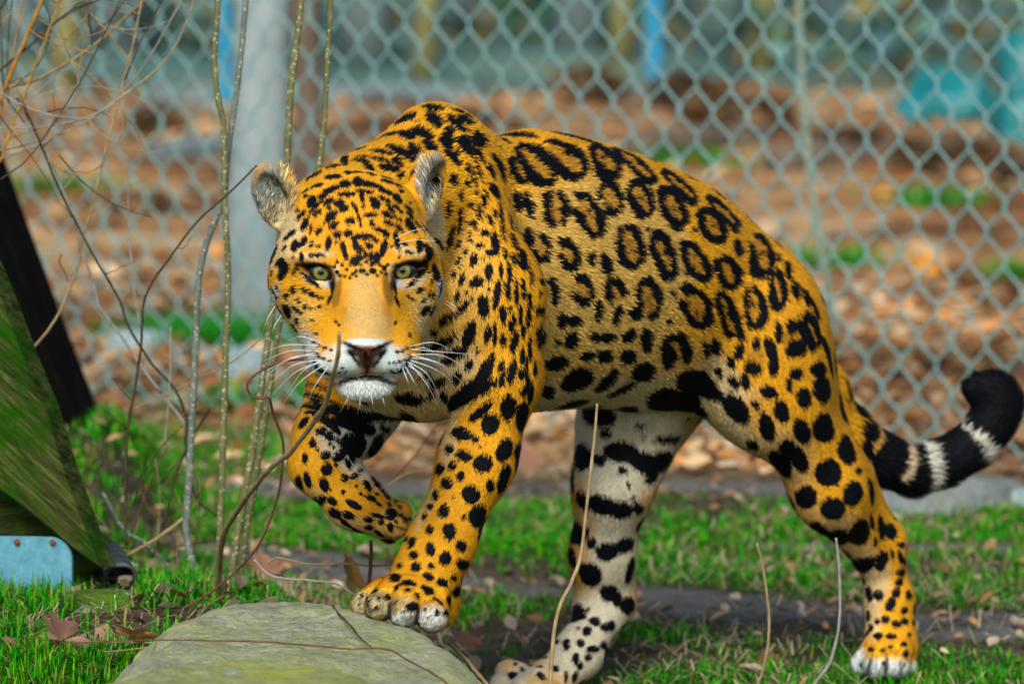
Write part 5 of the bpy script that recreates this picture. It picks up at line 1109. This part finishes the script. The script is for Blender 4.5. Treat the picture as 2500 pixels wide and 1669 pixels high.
# ---------------------------------------------------------------- body mesh + coat material
jaguar = empty('jaguar', tuple(at(1500, 1690, 6.1)))
tag(jaguar, 'spotted jaguar stalking forward with head lowered, one front paw lifted and one on boulder', 'jaguar')
def coat_mat(name, shell):
    M = NT(name)
    col = M.attr('coat', 'Color')
    if not shell:
        sp = M.attr('spot'); nz = M.noise(240, 2, .6)
        e = M.math('ADD', sp, M.math('MULTIPLY', M.math('SUBTRACT', nz, .5), 5.0))
        k = M.math('SUBTRACT', 1.0, M.math('MULTIPLY_ADD', e, .35, .5, clamp=True))
        col = M.mix(1.0, col, M.ramp(M.noise(520, 3, .7), [(.3, (.72, .70, .66)), (.7, (1.18, 1.18, 1.18))]), 'MULTIPLY')
        col = M.mix(k, col, (.0035, .0045, .0065))
    M.set(Base_Color=col, Roughness=.62, Specular_IOR_Level=.08)
    if not shell: M.set(Roughness=M.math('SUBTRACT', .65, M.math('MULTIPLY', M.attr('bare_skin'), .32))); M.bump(M.noise(900, 3, .6), .25, .0008)
    return M.m
me = mesh_np('jaguar_body', BV, BQ)
attr(me, 'coat', 'FLOAT_COLOR', np.hstack((BCOL, np.ones((len(BV), 1))))); attr(me, 'spot', 'FLOAT', SPOT); attr(me, 'bare_skin', 'FLOAT', BARE)
body = link('body', me, jaguar, coat_mat('coat_skin', False))

# ---------------------------------------------------------------- fur
def grow_fur(count, seed):
    r = np.random.default_rng(seed)
    A = BV[BQ]; ar = np.linalg.norm(np.cross(A[:, 2] - A[:, 0], A[:, 3] - A[:, 1]), axis=1) / 2
    w = ar * np.where(_fac[BQ[:, 0]] > -.25, 1, .3) * (1 + 1.6 * (BV[BQ[:, 0], 1] < 5.78)) * (1 - BARE[BQ[:, 0]])
    f = r.choice(len(BQ), count, p=w / w.sum())
    u, v = r.random((2, count, 1)); q = A[f]
    P = (q[:, 0] * (1 - u) + q[:, 1] * u) * (1 - v) + (q[:, 3] * (1 - u) + q[:, 2] * u) * v
    def lerp(X):
        X = X[BQ[f]]
        if X.ndim == 2: X = X[..., None]
        return (X[:, 0] * (1 - u) + X[:, 1] * u) * (1 - v) + (X[:, 3] * (1 - u) + X[:, 2] * u) * v
    N = lerp(BN); N /= np.linalg.norm(N, axis=1, keepdims=True)
    F = lerp(BFLOW); F -= N * (F * N).sum(1, keepdims=True); F /= np.linalg.norm(F, axis=1, keepdims=True) + 1e-6
    clump = np.stack([vnoise(P, 60, 20 + k) for k in range(3)], 1)
    F = F + .17 * clump + .16 * r.normal(size=(count, 3)); F -= N * (F * N).sum(1, keepdims=True)
    hl = lerp(BHAIR)[:, 0] * .72 * r.uniform(.5, 1.25, count)
    D = F / (np.linalg.norm(F, axis=1, keepdims=True) + 1e-6) + N * (.26 + .16 * r.random((count, 1)) + .08 * clump[:, :1]); D /= np.linalg.norm(D, axis=1, keepdims=True)
    side = np.cross(D, N); side /= np.linalg.norm(side, axis=1, keepdims=True) + 1e-6
    wd = (r.uniform(.00026, .00046, count) * (.7 + hl / .02))[:, None]
    mid = P + D * hl[:, None] * .55; tip = P + (D * .94 - N * .10) * hl[:, None]
    P0 = P - N * .0012
    V = np.stack((P0 - side * wd, P0 + side * wd, mid + side * wd * .8, mid - side * wd * .8, tip), 1).reshape(-1, 3)
    b = np.arange(count)[:, None] * 5
    Fq = b + np.array((0, 1, 2, 3)); Ft = b + np.array((3, 2, 4))
    sp = lerp(SPOT)[:, 0] + r.normal(size=count) * 1.3
    C = lerp(BCOL) * (1 + .17 * r.normal(size=(count, 1)).clip(-2, 2)) * np.exp(lerp(EARV) * r.normal(size=(count, 1)))
    k = np.clip(.5 - sp / 1.6, 0, 1)[:, None]
    C = C * (1 - k) + np.array((.0035, .0045, .0065)) * k
    C = np.repeat(np.clip(C, 0, .85), 5, 0).reshape(-1, 5, 3)
    C[:, 4] *= 1.12
    me = mesh_np('jaguar_fur', V, [Fq, Ft])
    attr(me, 'coat', 'FLOAT_COLOR', np.concatenate((C, np.ones((count, 5, 1))), 2))
    nn = N[:, None] * 1.0 + D[:, None] * np.array((-.15, -.15, .0, .0, .25))[None, :, None]
    nn = nn + .18 * r.normal(size=(count, 1, 3)); nn /= np.linalg.norm(nn, axis=2, keepdims=True)
    me.normals_split_custom_set_from_vertices(nn.reshape(-1, 3).astype(np.float32))
    return me
fur = link('fur', grow_fur(FUR_N, 5), jaguar, coat_mat('coat_fur', True))
fur['kind'] = 'stuff'
# ---------------------------------------------------------------- eyes
def eye_mat():
    M = NT('jaguar_eye'); co = M.n('ShaderNodeTexCoord').outputs['Object']
    sx = M.n('ShaderNodeSeparateXYZ'); M.l(co, sx.inputs[0])
    rr = M.math('SQRT', M.math('ADD', M.math('MULTIPLY', sx.outputs[0], sx.outputs[0]), M.math('MULTIPLY', sx.outputs[2], sx.outputs[2])))
    rr = M.math('DIVIDE', rr, .0175)
    fib = M.noise(420, 3, .6, co)
    rr = M.math('ADD', rr, M.math('MULTIPLY', M.math('SUBTRACT', fib, .5), .05))
    c = M.ramp(rr, [(.0, (.002, .002, .002)), (.17, (.002, .002, .002)), (.22, (.10, .10, .018)), (.38, (.21, .205, .045)), (.49, (.13, .13, .03)), (.56, (.008, .010, .010)), (1., (.012, .016, .020))])
    M.set(Base_Color=c, Roughness=.08, Specular_IOR_Level=.6, Coat_Weight=.6, Coat_Roughness=.03); return M.m
ME_ = eye_mat()
b = bmesh.new(); bmesh.ops.create_uvsphere(b, u_segments=40, v_segments=28, radius=.0175); eme = bpy.data.meshes.new('eye'); b.to_mesh(eme); b.free()
for p_ in eme.polygons: p_.use_smooth = True
eme.materials.append(ME_)
for (px, py, Y) in ((785, 661, 5.5925), (984, 657, 5.5965)):
    o = bpy.data.objects.new('eye', eme); COL.objects.link(o); o.parent = jaguar; o.matrix_parent_inverse = Matrix.Translation(-jaguar.location); o.location = at(px, py, Y)
# ---------------------------------------------------------------- whiskers
M = NT('whisker'); M.set(Base_Color=(.82, .88, .88), Roughness=.35); MWH = M.m
WK = [((786, 846), (700, 842), (640, 862)), ((782, 858), (710, 856), (636, 884)), ((780, 868), (715, 872), (650, 905)), ((778, 876), (715, 892), (652, 942)), ((782, 884), (722, 908), (660, 968)), ((790, 890), (735, 930), (690, 985)), ((776, 862), (700, 880), (634, 930)), ((788, 880), (740, 905), (700, 960)), ((796, 846), (740, 822), (705, 830)), ((800, 892), (770, 940), (750, 985)),
      ((996, 846), (1060, 836), (1110, 862)), ((1000, 852), (1070, 858), (1168, 866)), ((1002, 862), (1080, 868), (1150, 905)), ((1002, 868), (1075, 888), (1130, 935)), ((998, 876), (1060, 900), (1110, 935)), ((996, 884), (1045, 915), (1080, 985)), ((990, 888), (1030, 915), (1062, 958)), ((984, 892), (1010, 930), (1030, 965)), ((1000, 872), (1050, 880), (1100, 910)), ((980, 896), (995, 930), (1000, 955)), ((1004, 856), (1040, 850), (1090, 880)), ((994, 880), (1040, 935), (1075, 1000)),
      ((965, 588), (1000, 566), (1038, 556)), ((968, 593), (1010, 586), (1066, 588)), ((724, 618), (750, 598), (784, 590)), ((1078, 738), (1108, 758), (1128, 806)), ((1080, 732), (1112, 750), (1132, 780)), ((664, 745), (652, 780), (640, 820)), ((675, 770), (668, 800), (662, 830)),
      ((850, 962), (842, 985), (828, 1008)), ((930, 962), (938, 985), (940, 1010)), ((880, 966), (878, 990), (872, 1012)), ((905, 966), (910, 985), (916, 1005))]
rw = np.random.default_rng(900)
for k, (a, m_, e) in enumerate(WK):
    v = surf(*a); p0 = BV[v] if v >= 0 else at(a[0], a[1], 5.53)
    Y0 = p0[1]; dY = .02 if a[1] > 700 else -.005
    C = np.array([p0 + np.array((0, .003, 0)), at(m_[0], m_[1], Y0 - .012), at(e[0], e[1], Y0 + dY)]); P = spline(C, 14)
    vv, q, t = tube(P, np.linspace(.00042, .00013, 14) * (1 if a[1] < 950 else .7), 5); link('whisker', mesh_np('whisker', vv, [q, t]), jaguar, MWH)
